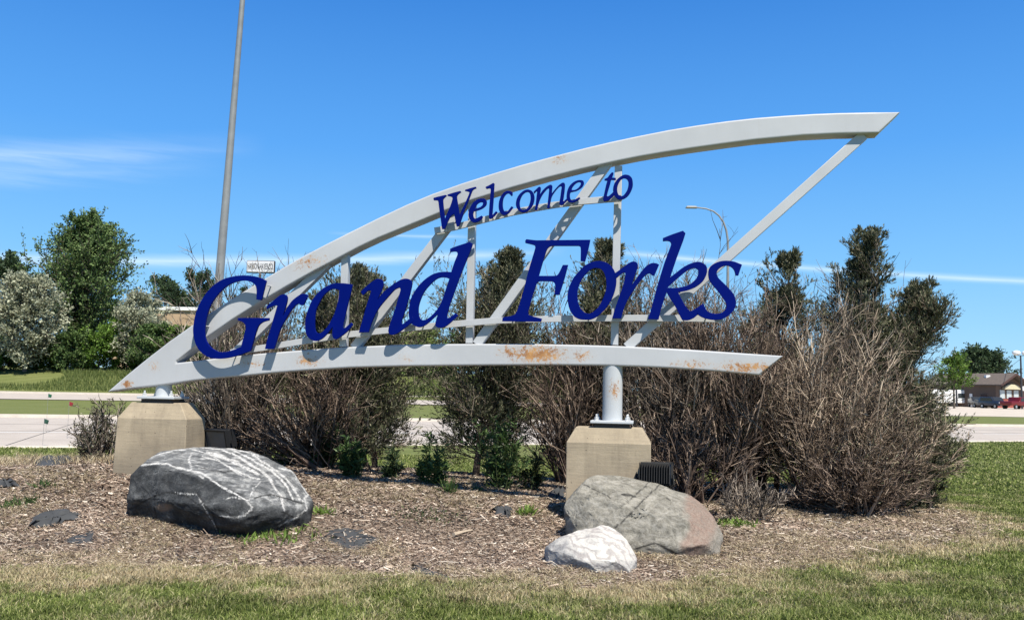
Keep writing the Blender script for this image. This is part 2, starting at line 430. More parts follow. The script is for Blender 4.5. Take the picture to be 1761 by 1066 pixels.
# ------------------------------------------------------------ the welcome sign
SROT = R(9.0); SY = 9.95
UX = Vector((math.cos(SROT), -math.sin(SROT), 0)); UZ = Vector((0, 0, 1)); UN = Vector((-math.sin(SROT), -math.cos(SROT), 0))
SO = Vector((0, SY, 0))
def on_sign(px, py, w=0.0):
    """photo pixel -> (u, v) on the sign's vertical plane moved w metres towards the viewer"""
    o = SO + UN * w; d = ray(px, py); c = Vector((0, 0, EYE)); t = (o - c).dot(UN) / d.dot(UN); p = c + d * t - o
    return p.dot(UX), p.z
def s2w(u, v, w): return SO + UX * u + UZ * v + UN * w
def smooth_loop(pts):
    """points (x, y[, 1 = corner]) -> dense closed outline, splined between corners"""
    n = len(pts); P = [Vector((p[0], p[1])) for p in pts]; c = [len(p) > 2 for p in pts]; out = []
    for i in range(n):
        p1, p2 = P[i], P[(i + 1) % n]; d = (p2 - p1).length
        if d < 1e-6: continue
        p0 = P[i - 1] if not c[i] else p1 - (p2 - p1) * 0.0; p3 = P[(i + 2) % n] if not c[(i + 1) % n] else p2
        m1 = (p2 - p0) * 0.5 if not c[i] else (p2 - p1); m2 = (p3 - p1) * 0.5 if not c[(i + 1) % n] else (p2 - p1)
        k1 = d / max((p1 - p0).length, 1e-6) if not c[i] else 1; k2 = d / max((p3 - p2).length, 1e-6) if not c[(i + 1) % n] else 1
        m1 = m1 * min(1, 2 * k1 / (1 + k1)) if not c[i] else m1; m2 = m2 * min(1, 2 * k2 / (1 + k2)) if not c[(i + 1) % n] else m2
        if c[i] and c[(i + 1) % n]: out.append(p1); continue
        S = 5
        for s in range(S):
            t = s / S; t2, t3 = t * t, t * t * t
            out.append(p1 * (2 * t3 - 3 * t2 + 1) + m1 * (t3 - 2 * t2 + t) + p2 * (-2 * t3 + 3 * t2) + m2 * (t3 - t2))
    return out
def plate(name, loops, w_front, thick, mat, parent, bevel=0.0, res=2, smooth=None):
    """cut plate or box section on the sign plane; loops in (u, v)"""
    cu = bpy.data.curves.new(name, 'CURVE'); cu.dimensions = '2D'; cu.fill_mode = 'BOTH'
    cu.extrude = thick / 2 - bevel; cu.bevel_depth = bevel; cu.bevel_resolution = res; cu.offset = -bevel
    for lp in loops:
        sp = cu.splines.new('POLY'); sp.points.add(len(lp) - 1)
        for i, p in enumerate(lp): sp.points[i].co = (p[0], p[1], 0, 1)
        sp.use_cyclic_u = True
    tmp = bpy.data.objects.new('tmp', cu); dg = bpy.context.evaluated_depsgraph_get()
    COL.objects.link(tmp); dg.update()
    me = bpy.data.meshes.new_from_object(tmp.evaluated_get(dg)); bpy.data.objects.remove(tmp); bpy.data.curves.remove(cu)
    me.name = name
    off = Vector(parent.location); wc = w_front - thick / 2
    M = Matrix(((UX.x, UZ.x, UN.x, 0), (UX.y, UZ.y, UN.y, 0), (UX.z, UZ.z, UN.z, 0), (0, 0, 0, 1)))
    me.transform(Matrix.Translation(SO + UN * wc - off) @ M); me.materials.clear(); me.materials.append(mat)
    if smooth is not None:
        me.polygons.foreach_set('use_smooth', [True] * len(me.polygons)); me.set_sharp_from_angle(angle=R(smooth))
    o = bpy.data.objects.new(name, me); COL.objects.link(o); o.parent = parent; return o

BW = 0.115                                   # half depth of the box beams
pL = on_sign(289, 683, 0); pR = on_sign(1054, 724, 0)
sign = empty('welcome_sign', s2w(pR[0], pR[1], 0), 'grey steel swoosh truss sign with dark blue lettering standing on two concrete footings', 'welcome sign')

def painted_steel(name, spots, base=(0.47, 0.48, 0.495)):
    t = NT(name); o = t.obj(); nb = t.noise(1.2, 6, 0.6); nf = t.noise(26, 7, 0.8, dist=0.9); nm = t.noise(7, 4, 0.6)
    c = t.ramp(nb, [(0.3, tuple(x * 0.9 for x in base)), (0.7, tuple(x * 1.06 for x in base))])
    streaks = t.noise(3.0, 5, 0.7, stretch=(7, 7, 0.7)); c = t.mix(t.ramp(streaks, [(0.55, 0.0), (0.85, 0.22)]), c, (0.34, 0.33, 0.31))
    tot = None
    for (x, y, z, rx, rz, s) in spots:
        mp = t.n('ShaderNodeMapping', vector_type='TEXTURE'); mp.inputs['Location'].default_value = (x, y, z); mp.inputs['Scale'].default_value = (rx, 0.5, rz)
        t.l(o, mp.inputs[0]); ln = t.n('ShaderNodeVectorMath', operation='LENGTH'); t.l(mp.outputs[0], ln.inputs[0])
        m = t.math('MULTIPLY', t.math('SUBTRACT', 1.0, ln.outputs['Value'], clamp=True), s)
        tot = m if tot is None else t.math('MAXIMUM', tot, m)
    if tot is not None:
        gate = t.math('ADD', tot, t.math('MULTIPLY', t.math('SUBTRACT', nf, 0.5), 4.2)); gate = t.math('MULTIPLY', gate, t.math('GREATER_THAN', tot, 0.015))
        rust = t.ramp(gate, [(0.5, 0.0), (0.8, 0.92)])
        halo = t.ramp(tot, [(0.0, 0.0), (0.8, 0.22)])
        c = t.mix(halo, c, (0.47, 0.39, 0.28)); c = t.mix(rust, c, t.ramp(nm, [(0.35, (0.26, 0.095, 0.018)), (0.65, (0.54, 0.27, 0.075))]))
    t.col(c, 0.42, 0, 0.45); t.bump(t.noise(90, 2), 0.06, 0.004); return t.m
def spot(px, py, rx, rz, s):
    u, v = on_sign(px, py, BW); p = s2w(u, v, BW) - Vector(sign.location); return (p.x, p.y, p.z, rx / 155, rz / 155, s)
SPOTS = [spot(925, 609, 75, 26, 1.15), spot(880, 606, 34, 18, 0.9), spot(1000, 612, 30, 16, 0.7), spot(1285, 632, 75, 16, 0.95), spot(1190, 626, 50, 12, 0.72),
         spot(219, 660, 16, 11, 1.25), spot(266, 630, 14, 14, 0.7), spot(530, 452, 55, 24, 0.62), spot(530, 620, 36, 18, 0.85), spot(432, 625, 50, 10, 0.6),
         spot(962, 275, 24, 14, 0.6), spot(697, 617, 24, 10, 0.55)]
M_steel = painted_steel("weathered_grey_paint", SPOTS)
M_post = painted_steel("weathered_post_paint", [spot(1057, 672, 16, 26, 0.85)], (0.49, 0.51, 0.53))
M_blue = plain("navy_letter_paint", (0.0, 0.0055, 0.135), 0.5, var=0.10, scale=3, spec=0.06)
M_bolt = plain("galvanised_bolt", (0.62, 0.62, 0.62), 0.45, 0.3)

top = [(184, 674), (218, 644.5), (252, 617), (290, 587.5), (332, 557.6), (372, 531), (412, 505.5), (453.8, 479.8), (486, 460.5), (519, 441.5), (558, 421), (598.6, 400.5), (650, 375), (700, 351.5), (743, 333.5), (795, 315),
       (850, 297.5), (895, 284), (941, 271.5), (1000, 256), (1050, 244), (1097, 234), (1150, 223.5), (1200, 215.3), (1250, 208.3), (1299, 202.8), (1350, 198.8), (1400, 195.8), (1441, 194.2), (1500, 193), (1549, 192.7)]
cut = [(1512, 228.5)]
under = [(1441, 230), (1380, 233), (1299, 240.5), (1240, 248.2), (1185, 255.9), (1140, 262.8), (1100, 269.6), (1058, 278), (1000, 291), (941, 306), (880, 323), (813.6, 343.5), (755, 366.5), (700, 389), (650, 409.5), (617, 425), (584, 442.6),
         (540, 466), (495, 491), (451, 517), (400, 549), (353, 581.7), (303, 621)]
low_top = [(303, 624), (340, 620), (384, 614.5), (428, 609.5), (475, 605.5), (519, 602.2), (560, 599), (600, 596.5), (680, 593), (770, 591.3), (850, 591), (917, 591.3), (1000, 593), (1062, 594.8), (1120, 597.5), (1184, 601), (1260, 606), (1347, 612)]
low_bot = [(1306, 644.8), (1230, 638), (1155, 632.8), (1095, 630), (1036, 628.3), (960, 627.6), (912, 627.7), (840, 628), (770, 628.6), (690, 629.5), (600, 632), (519, 637), (470, 641), (420, 646), (377, 649.5), (334.6, 654), (283, 661.5), (230, 667.5)]
outline = [on_sign(x, y, BW) for x, y in top + cut + under + low_top + low_bot]
plate('curved_frame', [outline], BW, 2 * BW, M_steel, sign, bevel=0.018, res=2, smooth=28)

def bar_between(name, a, b, wid, w_front, thick, mat=M_steel, bevel=0.006):
    A = Vector(on_sign(*a, w_front)); B = Vector(on_sign(*b, w_front)); d = (B - A).normalized(); n = Vector((-d.y, d.x)) * (wid / 2)
    return plate(name, [[A - n, B - n, B + n, A + n]], w_front, thick, mat, sign, bevel=bevel, res=1, smooth=35)
SW = 0.048
for a, b in (((592.5, 436), (589, 596)), ((811.5, 338), (806.5, 590)), ((1063.5, 285), (1056.5, 593))):
    bar_between('upright', a, b, 0.082, SW, 2 * SW)
for a, b in (((399, 611), (562, 451)), ((608, 598), (812, 331)), ((819, 592), (1046, 277)), ((1078, 597), (1486, 232))):
    bar_between('brace', a, b, 0.105, SW + 0.004, 2 * SW + 0.008)

def ribbon(name, ctr, hgt, w_front, thick):
    P = [Vector(on_sign(x, y, w_front)) for x, y in ctr]; up = []; dn = []
    for i, p in enumerate(P):
        d = (P[min(i + 1, len(P) - 1)] - P[max(i - 1, 0)]).normalized(); n = Vector((-d.y, d.x)) * hgt / 2; up.append(p + n); dn.append(p - n)
    return plate(name, [up + dn[::-1]], w_front, thick, M_steel, sign, bevel=0.003, res=1, smooth=30)
W_BAR = BW + 0.005
ribbon('letter_rail', [(396, 606), (434, 600.5), (476, 594), (519, 587), (560, 580.5), (600, 575), (650, 569.5), (713, 563), (760, 559), (799, 555.5), (855, 551), (900, 549.5), (931, 548.8), (1000, 547.4), (1099, 546.8), (1180, 547.4), (1243, 548.6)], 0.070, W_BAR, 0.030)
ribbon('letter_rail', [(747, 396.5), (780, 391), (813.6, 382.5), (850, 373), (882, 365), (920, 358), (955.5, 352), (1000, 346.5), (1040, 343), (1068, 341)], 0.070, W_BAR, 0.030)

GL = {}
GL['G'] = ((320, 460), 6.6625, [(918, 152, 1), (890, 262), (862, 375, 1), (803, 366, 1), (806, 265), (795, 210), (760, 175), (700, 153), (640, 150), (570, 165), (505, 190), (430, 240), (350, 325), (290, 410), (245, 520), (222, 620), (212, 700), (215, 790), (240, 860), (290, 920), (360, 960), (430, 968), (500, 955), (560, 935), (628, 908, 1), (684, 690, 1), (672, 650), (640, 622), (590, 605, 1), (590, 577, 1), (950, 577, 1), (948, 605, 1), (880, 625), (835, 660), (808, 710, 1), (742, 953, 1), (600, 1005), (480, 1035), (360, 1045), (260, 1030), (170, 970), (110, 880), (80, 760), (85, 640), (120, 490), (190, 350), (290, 225), (400, 145), (520, 105), (650, 90), (780, 100), (860, 122)], None)
ra = ((450, 470), 7.6125)
GL['r'] = (*ra, [(62, 470, 1), (62, 432, 1), (150, 358), (230, 292), (280, 275), (320, 285), (335, 325), (322, 400), (270, 575, 1), (300, 515), (340, 435), (400, 355), (470, 298), (530, 268), (575, 270), (605, 285, 1), (550, 415, 1), (510, 418, 1), (480, 400), (430, 430), (375, 500), (310, 605), (250, 715), (215, 810), (190, 900), (160, 990, 1), (40, 990, 1), (75, 850), (112, 730), (150, 600), (180, 500), (202, 425, 1), (180, 418), (120, 442)], None)
GL['a'] = (*ra, [(1185, 145, 1), (1165, 250), (1120, 430), (1060, 690, 1), (1065, 720), (1090, 712), (1140, 670), (1172, 645, 1), (1195, 670, 1), (1120, 760), (1030, 830), (975, 862), (935, 845), (922, 795), (928, 702, 1), (870, 775), (800, 845), (740, 880), (680, 882), (620, 850), (580, 790), (567, 690), (575, 580), (610, 460), (660, 350), (730, 260), (820, 185), (900, 145), (965, 130), (1080, 130)], [(1015, 222, 1), (965, 203), (920, 205), (870, 235), (810, 290), (750, 390), (710, 480), (695, 580), (692, 690), (705, 760), (740, 785), (775, 778), (850, 710), (905, 620), (960, 500), (1000, 350)])
GL['n'] = ((600, 470), 8.883, [(180, 280, 1), (250, 210), (350, 130), (420, 87), (470, 85), (510, 108), (525, 160), (512, 225), (460, 350), (433, 408, 1), (500, 315), (600, 222), (700, 150), (790, 97), (860, 80), (920, 90), (955, 120), (962, 170), (935, 300), (890, 460), (840, 620), (798, 745, 1), (806, 768), (835, 765), (920, 695), (975, 655, 1), (985, 735, 1), (900, 800), (820, 860), (740, 915), (670, 938), (620, 930), (600, 885), (610, 820), (650, 700), (700, 560), (760, 350), (787, 250), (775, 222), (740, 228), (690, 258), (580, 380), (480, 500), (410, 610), (345, 760), (300, 900, 1), (150, 900, 1), (215, 680), (280, 450), (330, 300), (330, 265), (290, 265), (240, 312), (212, 335, 1)], None)
GL['d'] = ((690, 410), 6.664, [(560, 118, 1), (610, 97), (700, 67), (785, 40, 1), (818, 62, 1), (795, 135), (740, 270), (680, 420), (600, 640), (550, 780), (523, 890), (530, 912), (560, 902), (623, 855, 1), (652, 885, 1), (580, 950), (520, 1000), (470, 1020), (420, 1020), (390, 1000), (395, 950), (418, 868, 1), (350, 930), (280, 990), (210, 1017), (150, 1000), (105, 960), (85, 880), (90, 780), (110, 690), (150, 610), (200, 540), (270, 470), (350, 415), (430, 388), (500, 382), (572, 385, 1), (610, 270), (645, 180), (635, 155), (605, 149), (558, 157, 1)], [(550, 462, 1), (500, 447), (440, 450), (390, 475), (330, 530), (270, 600), (225, 690), (198, 780), (197, 860), (210, 910), (245, 935), (290, 925), (350, 880), (420, 800), (470, 700), (500, 610)])
GL['F'] = ((850, 400), 6.661, [(354, 92, 1), (368, 75, 1), (470, 87), (560, 87, 1), (1100, 82, 1), (1075, 200), (1040, 330, 1), (988, 325, 1), (990, 200), (984, 162), (965, 152, 1), (690, 152, 1), (640, 158), (605, 190), (580, 260), (555, 340), (510, 495, 1), (690, 495, 1), (718, 488), (742, 458), (785, 370, 1), (845, 370, 1), (800, 540), (745, 712, 1), (688, 712, 1), (697, 620), (690, 580), (665, 558, 1), (520, 556, 1), (492, 572), (475, 610), (440, 720), (388, 905), (392, 940), (430, 955), (545, 985, 1), (535, 1020, 1), (90, 1015, 1), (95, 970, 1), (190, 955), (240, 932), (270, 870), (330, 680), (390, 440), (468, 180), (462, 148), (420, 133), (355, 118, 1)], None)
orr = ((960, 430), 7.617)
GL['o'] = (*orr, [(560, 145), (640, 170), (710, 230), (750, 310), (762, 400), (750, 500), (715, 610), (660, 710), (590, 800), (510, 870), (430, 908), (360, 912), (280, 905), (210, 870), (160, 800), (130, 710), (120, 600), (140, 490), (190, 380), (260, 290), (340, 210), (430, 160), (500, 145)], [(500, 235), (560, 250), (600, 300), (625, 380), (630, 470), (615, 560), (580, 650), (530, 740), (470, 800), (420, 830), (370, 828), (310, 790), (270, 720), (252, 640), (252, 540), (280, 440), (330, 350), (400, 275), (450, 243)])
GL['r2'] = (*orr, [(738, 305, 1), (800, 262), (870, 210), (940, 162), (990, 148), (1030, 165), (1045, 200), (1030, 260), (990, 370), (960, 460, 1), (1010, 392), (1080, 292), (1150, 212), (1220, 172), (1280, 172), (1322, 190, 1), (1260, 335, 1), (1230, 330), (1200, 305), (1150, 325), (1080, 400), (1010, 490), (940, 600), (890, 690), (850, 800), (825, 895, 1), (705, 895, 1), (740, 780), (780, 660), (830, 520), (865, 400), (878, 300), (850, 298), (800, 335), (745, 382, 1)], None)
ks = ((1100, 390), 6.272)
GL['k'] = (*ks, [(250, 122, 1), (350, 82), (468, 42, 1), (495, 70, 1), (470, 150), (410, 310), (330, 545, 1), (400, 490), (480, 430), (570, 388), (640, 378), (690, 395), (722, 430), (728, 480), (715, 530), (680, 590), (620, 640), (560, 670), (490, 692), (415, 705, 1), (450, 775), (500, 860), (545, 912, 1), (600, 885), (680, 830, 1), (715, 880, 1), (630, 945), (580, 985), (520, 1008), (460, 1005, 1), (430, 950), (380, 850), (340, 790), (290, 705, 1), (260, 800), (230, 890), (205, 1000, 1), (88, 995, 1), (120, 900), (190, 640), (270, 380), (338, 195), (330, 163), (300, 152), (250, 155, 1)], [(300, 655, 1), (360, 600), (440, 530), (510, 475), (570, 448), (610, 450), (632, 475), (625, 530), (590, 580), (530, 625), (450, 650), (370, 660)])
GL['s'] = (*ks, [(1105, 408, 1), (1090, 450), (1065, 525, 1), (1035, 525, 1), (1020, 470), (990, 435), (940, 418), (890, 430), (850, 460), (832, 500), (850, 550), (900, 600), (960, 660), (1010, 720), (1035, 780), (1038, 850), (1000, 920), (940, 970), (870, 1000), (780, 1002), (700, 985), (650, 962), (618, 930, 1), (690, 828, 1), (700, 870), (740, 915), (800, 935), (860, 935), (910, 910), (935, 870), (930, 820), (900, 770), (850, 700), (790, 630), (750, 570), (740, 500), (755, 440), (800, 400), (870, 372), (940, 365), (1020, 375)], None)
GL['W'] = ((740, 300), 9.692, [(48, 402, 1), (60, 388, 1), (150, 365), (255, 341, 1), (275, 355, 1), (240, 385), (212, 425), (222, 560), (242, 742, 1), (270, 670), (330, 530), (368, 410), (355, 375), (285, 357, 1), (288, 335, 1), (400, 300), (498, 275, 1), (515, 295, 1), (460, 335), (442, 372), (455, 470), (487, 672, 1), (540, 560), (600, 430), (650, 305), (630, 288), (575, 275, 1), (582, 255, 1), (680, 225), (758, 205, 1), (768, 230, 1), (720, 252), (695, 285), (640, 430), (560, 630), (482, 860, 1), (438, 868, 1), (415, 760), (398, 655, 1), (340, 700), (300, 770), (242, 912, 1), (195, 910, 1), (165, 700), (145, 560), (130, 450), (105, 432), (58, 432, 1)], None)
GL['e'] = ((740, 300), 9.692, [(850, 400), (910, 407), (938, 450), (930, 510), (880, 560), (820, 590), (722, 618, 1), (712, 660), (718, 705), (745, 735), (790, 722), (855, 685, 1), (875, 705, 1), (855, 745), (800, 785), (740, 803), (690, 790), (650, 740), (635, 680), (645, 600), (680, 520), (720, 462), (790, 415)], [(745, 572, 1), (770, 510), (810, 475), (850, 462), (875, 475), (870, 510), (830, 545)])
GL['l'] = ((740, 300), 9.692, [(918, 222, 1), (925, 205, 1), (980, 180), (1048, 140, 1), (1068, 155, 1), (1062, 250), (1050, 450), (1032, 680, 1), (1060, 650), (1095, 610, 1), (1120, 635, 1), (1070, 690), (1020, 735), (985, 738), (975, 690), (985, 500), (1000, 330), (1004, 245), (980, 232), (935, 242, 1)], None)
GL['c'] = ((840, 300), 10.658, [(440, 325, 1), (440, 385, 1), (415, 392), (395, 370), (370, 350), (340, 352), (300, 390), (270, 450), (260, 530), (265, 610), (285, 665), (310, 685), (350, 675), (420, 585, 1), (455, 600, 1), (420, 650), (370, 710), (310, 745), (270, 745), (220, 710), (190, 640), (185, 560), (200, 470), (240, 380), (290, 325), (340, 302), (390, 305)], None)
GL['o3'] = ((840, 300), 10.658, [(740, 278), (790, 300), (825, 345), (842, 420), (830, 510), (790, 600), (730, 665), (660, 697), (600, 692), (540, 650), (505, 580), (505, 500), (530, 420), (580, 350), (650, 295), (700, 278)], [(720, 322), (755, 345), (770, 400), (768, 480), (740, 570), (700, 630), (655, 652), (610, 645), (580, 600), (570, 520), (585, 450), (620, 380), (670, 335)])
me_ = ((910, 290), 11.84)
GL['m'] = (*me_, [(90, 470, 1), (130, 432), (190, 376), (220, 370), (237, 395), (230, 450), (214, 532, 1), (270, 450), (340, 380), (410, 335), (450, 330), (470, 355), (465, 430), (460, 508, 1), (520, 430), (600, 342), (670, 290), (710, 290), (728, 320), (720, 450), (700, 600), (692, 662), (715, 655), (775, 600, 1), (785, 640, 1), (720, 702), (670, 745), (630, 740), (612, 700), (630, 600), (650, 450), (660, 378), (640, 358), (600, 380), (530, 460), (460, 570), (430, 700), (415, 810, 1), (362, 810, 1), (375, 700), (392, 560), (405, 425), (388, 402), (350, 430), (270, 530), (210, 650), (180, 750), (165, 850, 1), (113, 845, 1), (135, 700), (150, 560), (160, 475), (145, 462), (100, 510, 1)], None)
GL['e2'] = (*me_, [(1060, 235), (1100, 250), (1115, 300), (1090, 360), (1040, 410), (960, 455), (890, 472), (842, 488), (828, 540), (835, 600), (860, 640), (900, 645), (960, 615), (1020, 580, 1), (1040, 605, 1), (1000, 640), (930, 680), (870, 695), (810, 680), (770, 640), (760, 580), (770, 480), (800, 390), (850, 320), (920, 265), (1000, 235)], [(868, 436, 1), (870, 400), (910, 340), (960, 295), (1010, 275), (1045, 285), (1050, 320), (1020, 370), (970, 415), (920, 435)])
to_ = ((1020, 285), 13.325)
GL['t'] = (*to_, [(465, 158, 1), (462, 195), (432, 272, 1), (520, 280, 1), (520, 330, 1), (415, 325, 1), (405, 350), (380, 450), (340, 580), (316, 690), (350, 697), (400, 660), (475, 590, 1), (485, 680, 1), (420, 740), (360, 790), (290, 815), (250, 815), (225, 780), (240, 700), (270, 560), (300, 430), (325, 345, 1), (258, 335, 1), (262, 305, 1), (330, 270), (380, 205), (432, 150, 1)], None)
GL['o4'] = (*to_, [(750, 205), (830, 225), (890, 290), (910, 390), (905, 480), (870, 580), (810, 680), (740, 740), (660, 775), (590, 775), (510, 720), (465, 640), (455, 550), (475, 440), (530, 340), (610, 260), (690, 215)], [(720, 290), (770, 310), (805, 370), (805, 460), (780, 560), (730, 640), (680, 690), (630, 692), (580, 660), (555, 580), (555, 490), (585, 400), (630, 330), (680, 295)])
W_LET = BW + 0.125
CH = {'r2': 'r', 'o3': 'o', 'e2': 'e', 'o4': 'o'}
for i, (k, (og, s, outer, hole)) in enumerate(GL.items()):
    w = W_LET + 0.003 * (i % 2)
    loops = [[on_sign(og[0] + p.x / s, og[1] + p.y / s, w) for p in smooth_loop(lp)] for lp in (outer, hole) if lp]
    o = plate('letter', loops, w, 0.030 if i < 10 else 0.024, M_blue, sign, bevel=0.0025, res=1)
    o['label'] = 'dark blue cut letter ' + CH.get(k, k) + (' of the large town name' if i < 10 else ' of the small upper greeting')
# stand-off pins that carry the letters
for (px, py) in [(400, 604), (350, 560), (458, 490), (470, 588), (545, 575), (598, 560), (617, 571), (680, 560), (725, 556), (765, 550), (900, 545), (880, 549), (1012, 545), (1062, 545), (1125, 545), (1178, 545), (1215, 545),
                 (764, 391), (788, 386), (815, 380), (845, 373), (870, 368), (903, 362), (925, 356), (945, 353), (968, 349), (985, 346), (1042, 342), (1068, 340)]:
    u, v = on_sign(px, py, W_LET); MB().tube([s2w(u, v, BW - 0.02), s2w(u, v, W_LET - 0.012)], 0.008, 6).build('letter_pin', M_steel, sign)

# posts, base plates, bolts
def footing_hardware(u, v, r, vtop, pw, pd, off):
    c = s2w(u, v, 0)
    MS = Matrix((UX, -UN, UZ)).transposed()
    prof = [(r, 0.03), (r, vtop - v)]
    MB().lathe(c, prof, 28).build('post', M_post, sign, smooth=40)
    MB().box(c + Vector((0, 0, 0.015)), (pw, pd, 0.030), MS).build('base_plate', M_post, sign, bevel=0.006)
    MB().box(c + Vector((0, 0, -0.022)), (pw * 0.82, pd * 0.82, 0.040), MS).build('grout_shim', plain('dark_grout', (0.06, 0.05, 0.045), 0.9), sign)
    for sx in (-1, 1):
        for sy in (-1, 1):
            b = c + UX * (pw * 0.36 * sx) + UN * (pd * 0.34 * sy) + Vector((0, 0, 0.031))
            MB().lathe(b, [(0.032, 0), (0.032, 0.006), (0.024, 0.008), (0.024, 0.034), (0.012, 0.036), (0.012, 0.062), (0.008, 0.066)], 6).build('anchor_bolt', M_bolt, sign)
vL = on_sign(289, 652, 0)[1]; vR = on_sign(1054, 622, 0)[1]
footing_hardware(on_sign(281, 683, 0)[0], on_sign(281, 686, 0.1)[1], 0.09, vL, 0.47, 0.36, 0)
footing_hardware(on_sign(1053, 724, 0)[0], on_sign(1053, 728, 0.1)[1], 0.108, vR, 0.46, 0.36, 0)
UL0 = on_sign(281, 683, 0)[0]; VL0 = on_sign(281, 686, 0.1)[1]; UR0 = on_sign(1053, 724, 0)[0]; VR0 = on_sign(1053, 728, 0.1)[1]

# concrete footings
def footing_mat():
    t = NT("board_marked_concrete"); nb = t.noise(2.2, 6, 0.62); bd = t.noise(3.0, 4, 0.6, stretch=(1.2, 1.2, 14)); nf = t.noise(60, 3)
    c = t.ramp(nb, [(0.25, (0.26, 0.215, 0.155)), (0.55, (0.375, 0.31, 0.22)), (0.8, (0.47, 0.39, 0.28))])
    c = t.mix(t.ramp(bd, [(0.45, 0.0), (0.75, 0.4)]), c, (0.23, 0.19, 0.145)); c = t.mix(t.ramp(nf, [(0.62, 0.0), (0.75, 0.4)]), c, (0.17, 0.14, 0.11))
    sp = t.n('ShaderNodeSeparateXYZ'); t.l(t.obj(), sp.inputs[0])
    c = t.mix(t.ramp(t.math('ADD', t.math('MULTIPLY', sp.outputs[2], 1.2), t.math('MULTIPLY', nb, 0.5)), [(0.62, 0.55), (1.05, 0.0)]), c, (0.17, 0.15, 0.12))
    wet = t.noise(1.7, 5, 0.7, stretch=(3.5, 3.5, 0.5)); c = t.mix(t.ramp(wet, [(0.50, 0.0), (0.72, 0.5)]), c, (0.19, 0.155, 0.115))
    # pale efflorescence runs and a few bug holes
    v = t.n('ShaderNodeTexVoronoi'); v.inputs['Scale'].default_value = 13; t.l(t.obj(), v.inputs['Vector'])
    c = t.mix(t.ramp(v.outputs['Distance'], [(0.06, 0.8), (0.11, 0.0)]), c, (0.10, 0.08, 0.06))
    t.col(c, 0.9, 0, 0.2); t.bump(t.math('ADD', bd, t.math('MULTIPLY', nf, 0.6)), 0.25, 0.01); return t.m
M_foot = footing_mat()
def footing(label, u, v, wd, dp, hc, inset, flare, shift=0.0, back=0.0):
    """chamfered block with its top at v"""
    c = s2w(u + shift, v - 0.042, 0); zb = H1(c.x, c.y) - 0.25; hgt = c.z - zb
    rings = [(wd / 2 + flare, dp / 2 + flare, 0), (wd / 2, dp / 2, hgt - hc), (wd / 2 - inset, dp / 2 - 0.07, hgt)]
    import bmesh
    vs = []; fs = []
    b = Vector((c.x, c.y, zb))
    for hx, hy, z in rings:
        for sx, sy in ((-1, -1), (1, -1), (1, 1), (-1, 1)): vs.append(b + UX * hx * sx - UN * hy * sy + Vector((0, 0, z)))
    fs = [(3, 2, 1, 0), (8, 9, 10, 11)]
    for r in (0, 4):
        for k in range(4): fs.append((r + k, r + (k + 1) % 4, r + 4 + (k + 1) % 4, r + 4 + k))
    mb = MB().add(vs, fs); o = mb.build('concrete_footing', M_foot, loc=b, bevel=0.010)
    return tag(o, label, 'concrete footing', 'chamfered concrete footings of the sign')
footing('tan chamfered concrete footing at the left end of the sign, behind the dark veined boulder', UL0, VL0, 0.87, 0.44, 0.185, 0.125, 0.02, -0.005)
footing('tan chamfered concrete footing under the right post of the sign, behind the grey boulder', UR0, VR0, 0.90, 0.44, 0.165, 0.095, 0.0, -0.03)
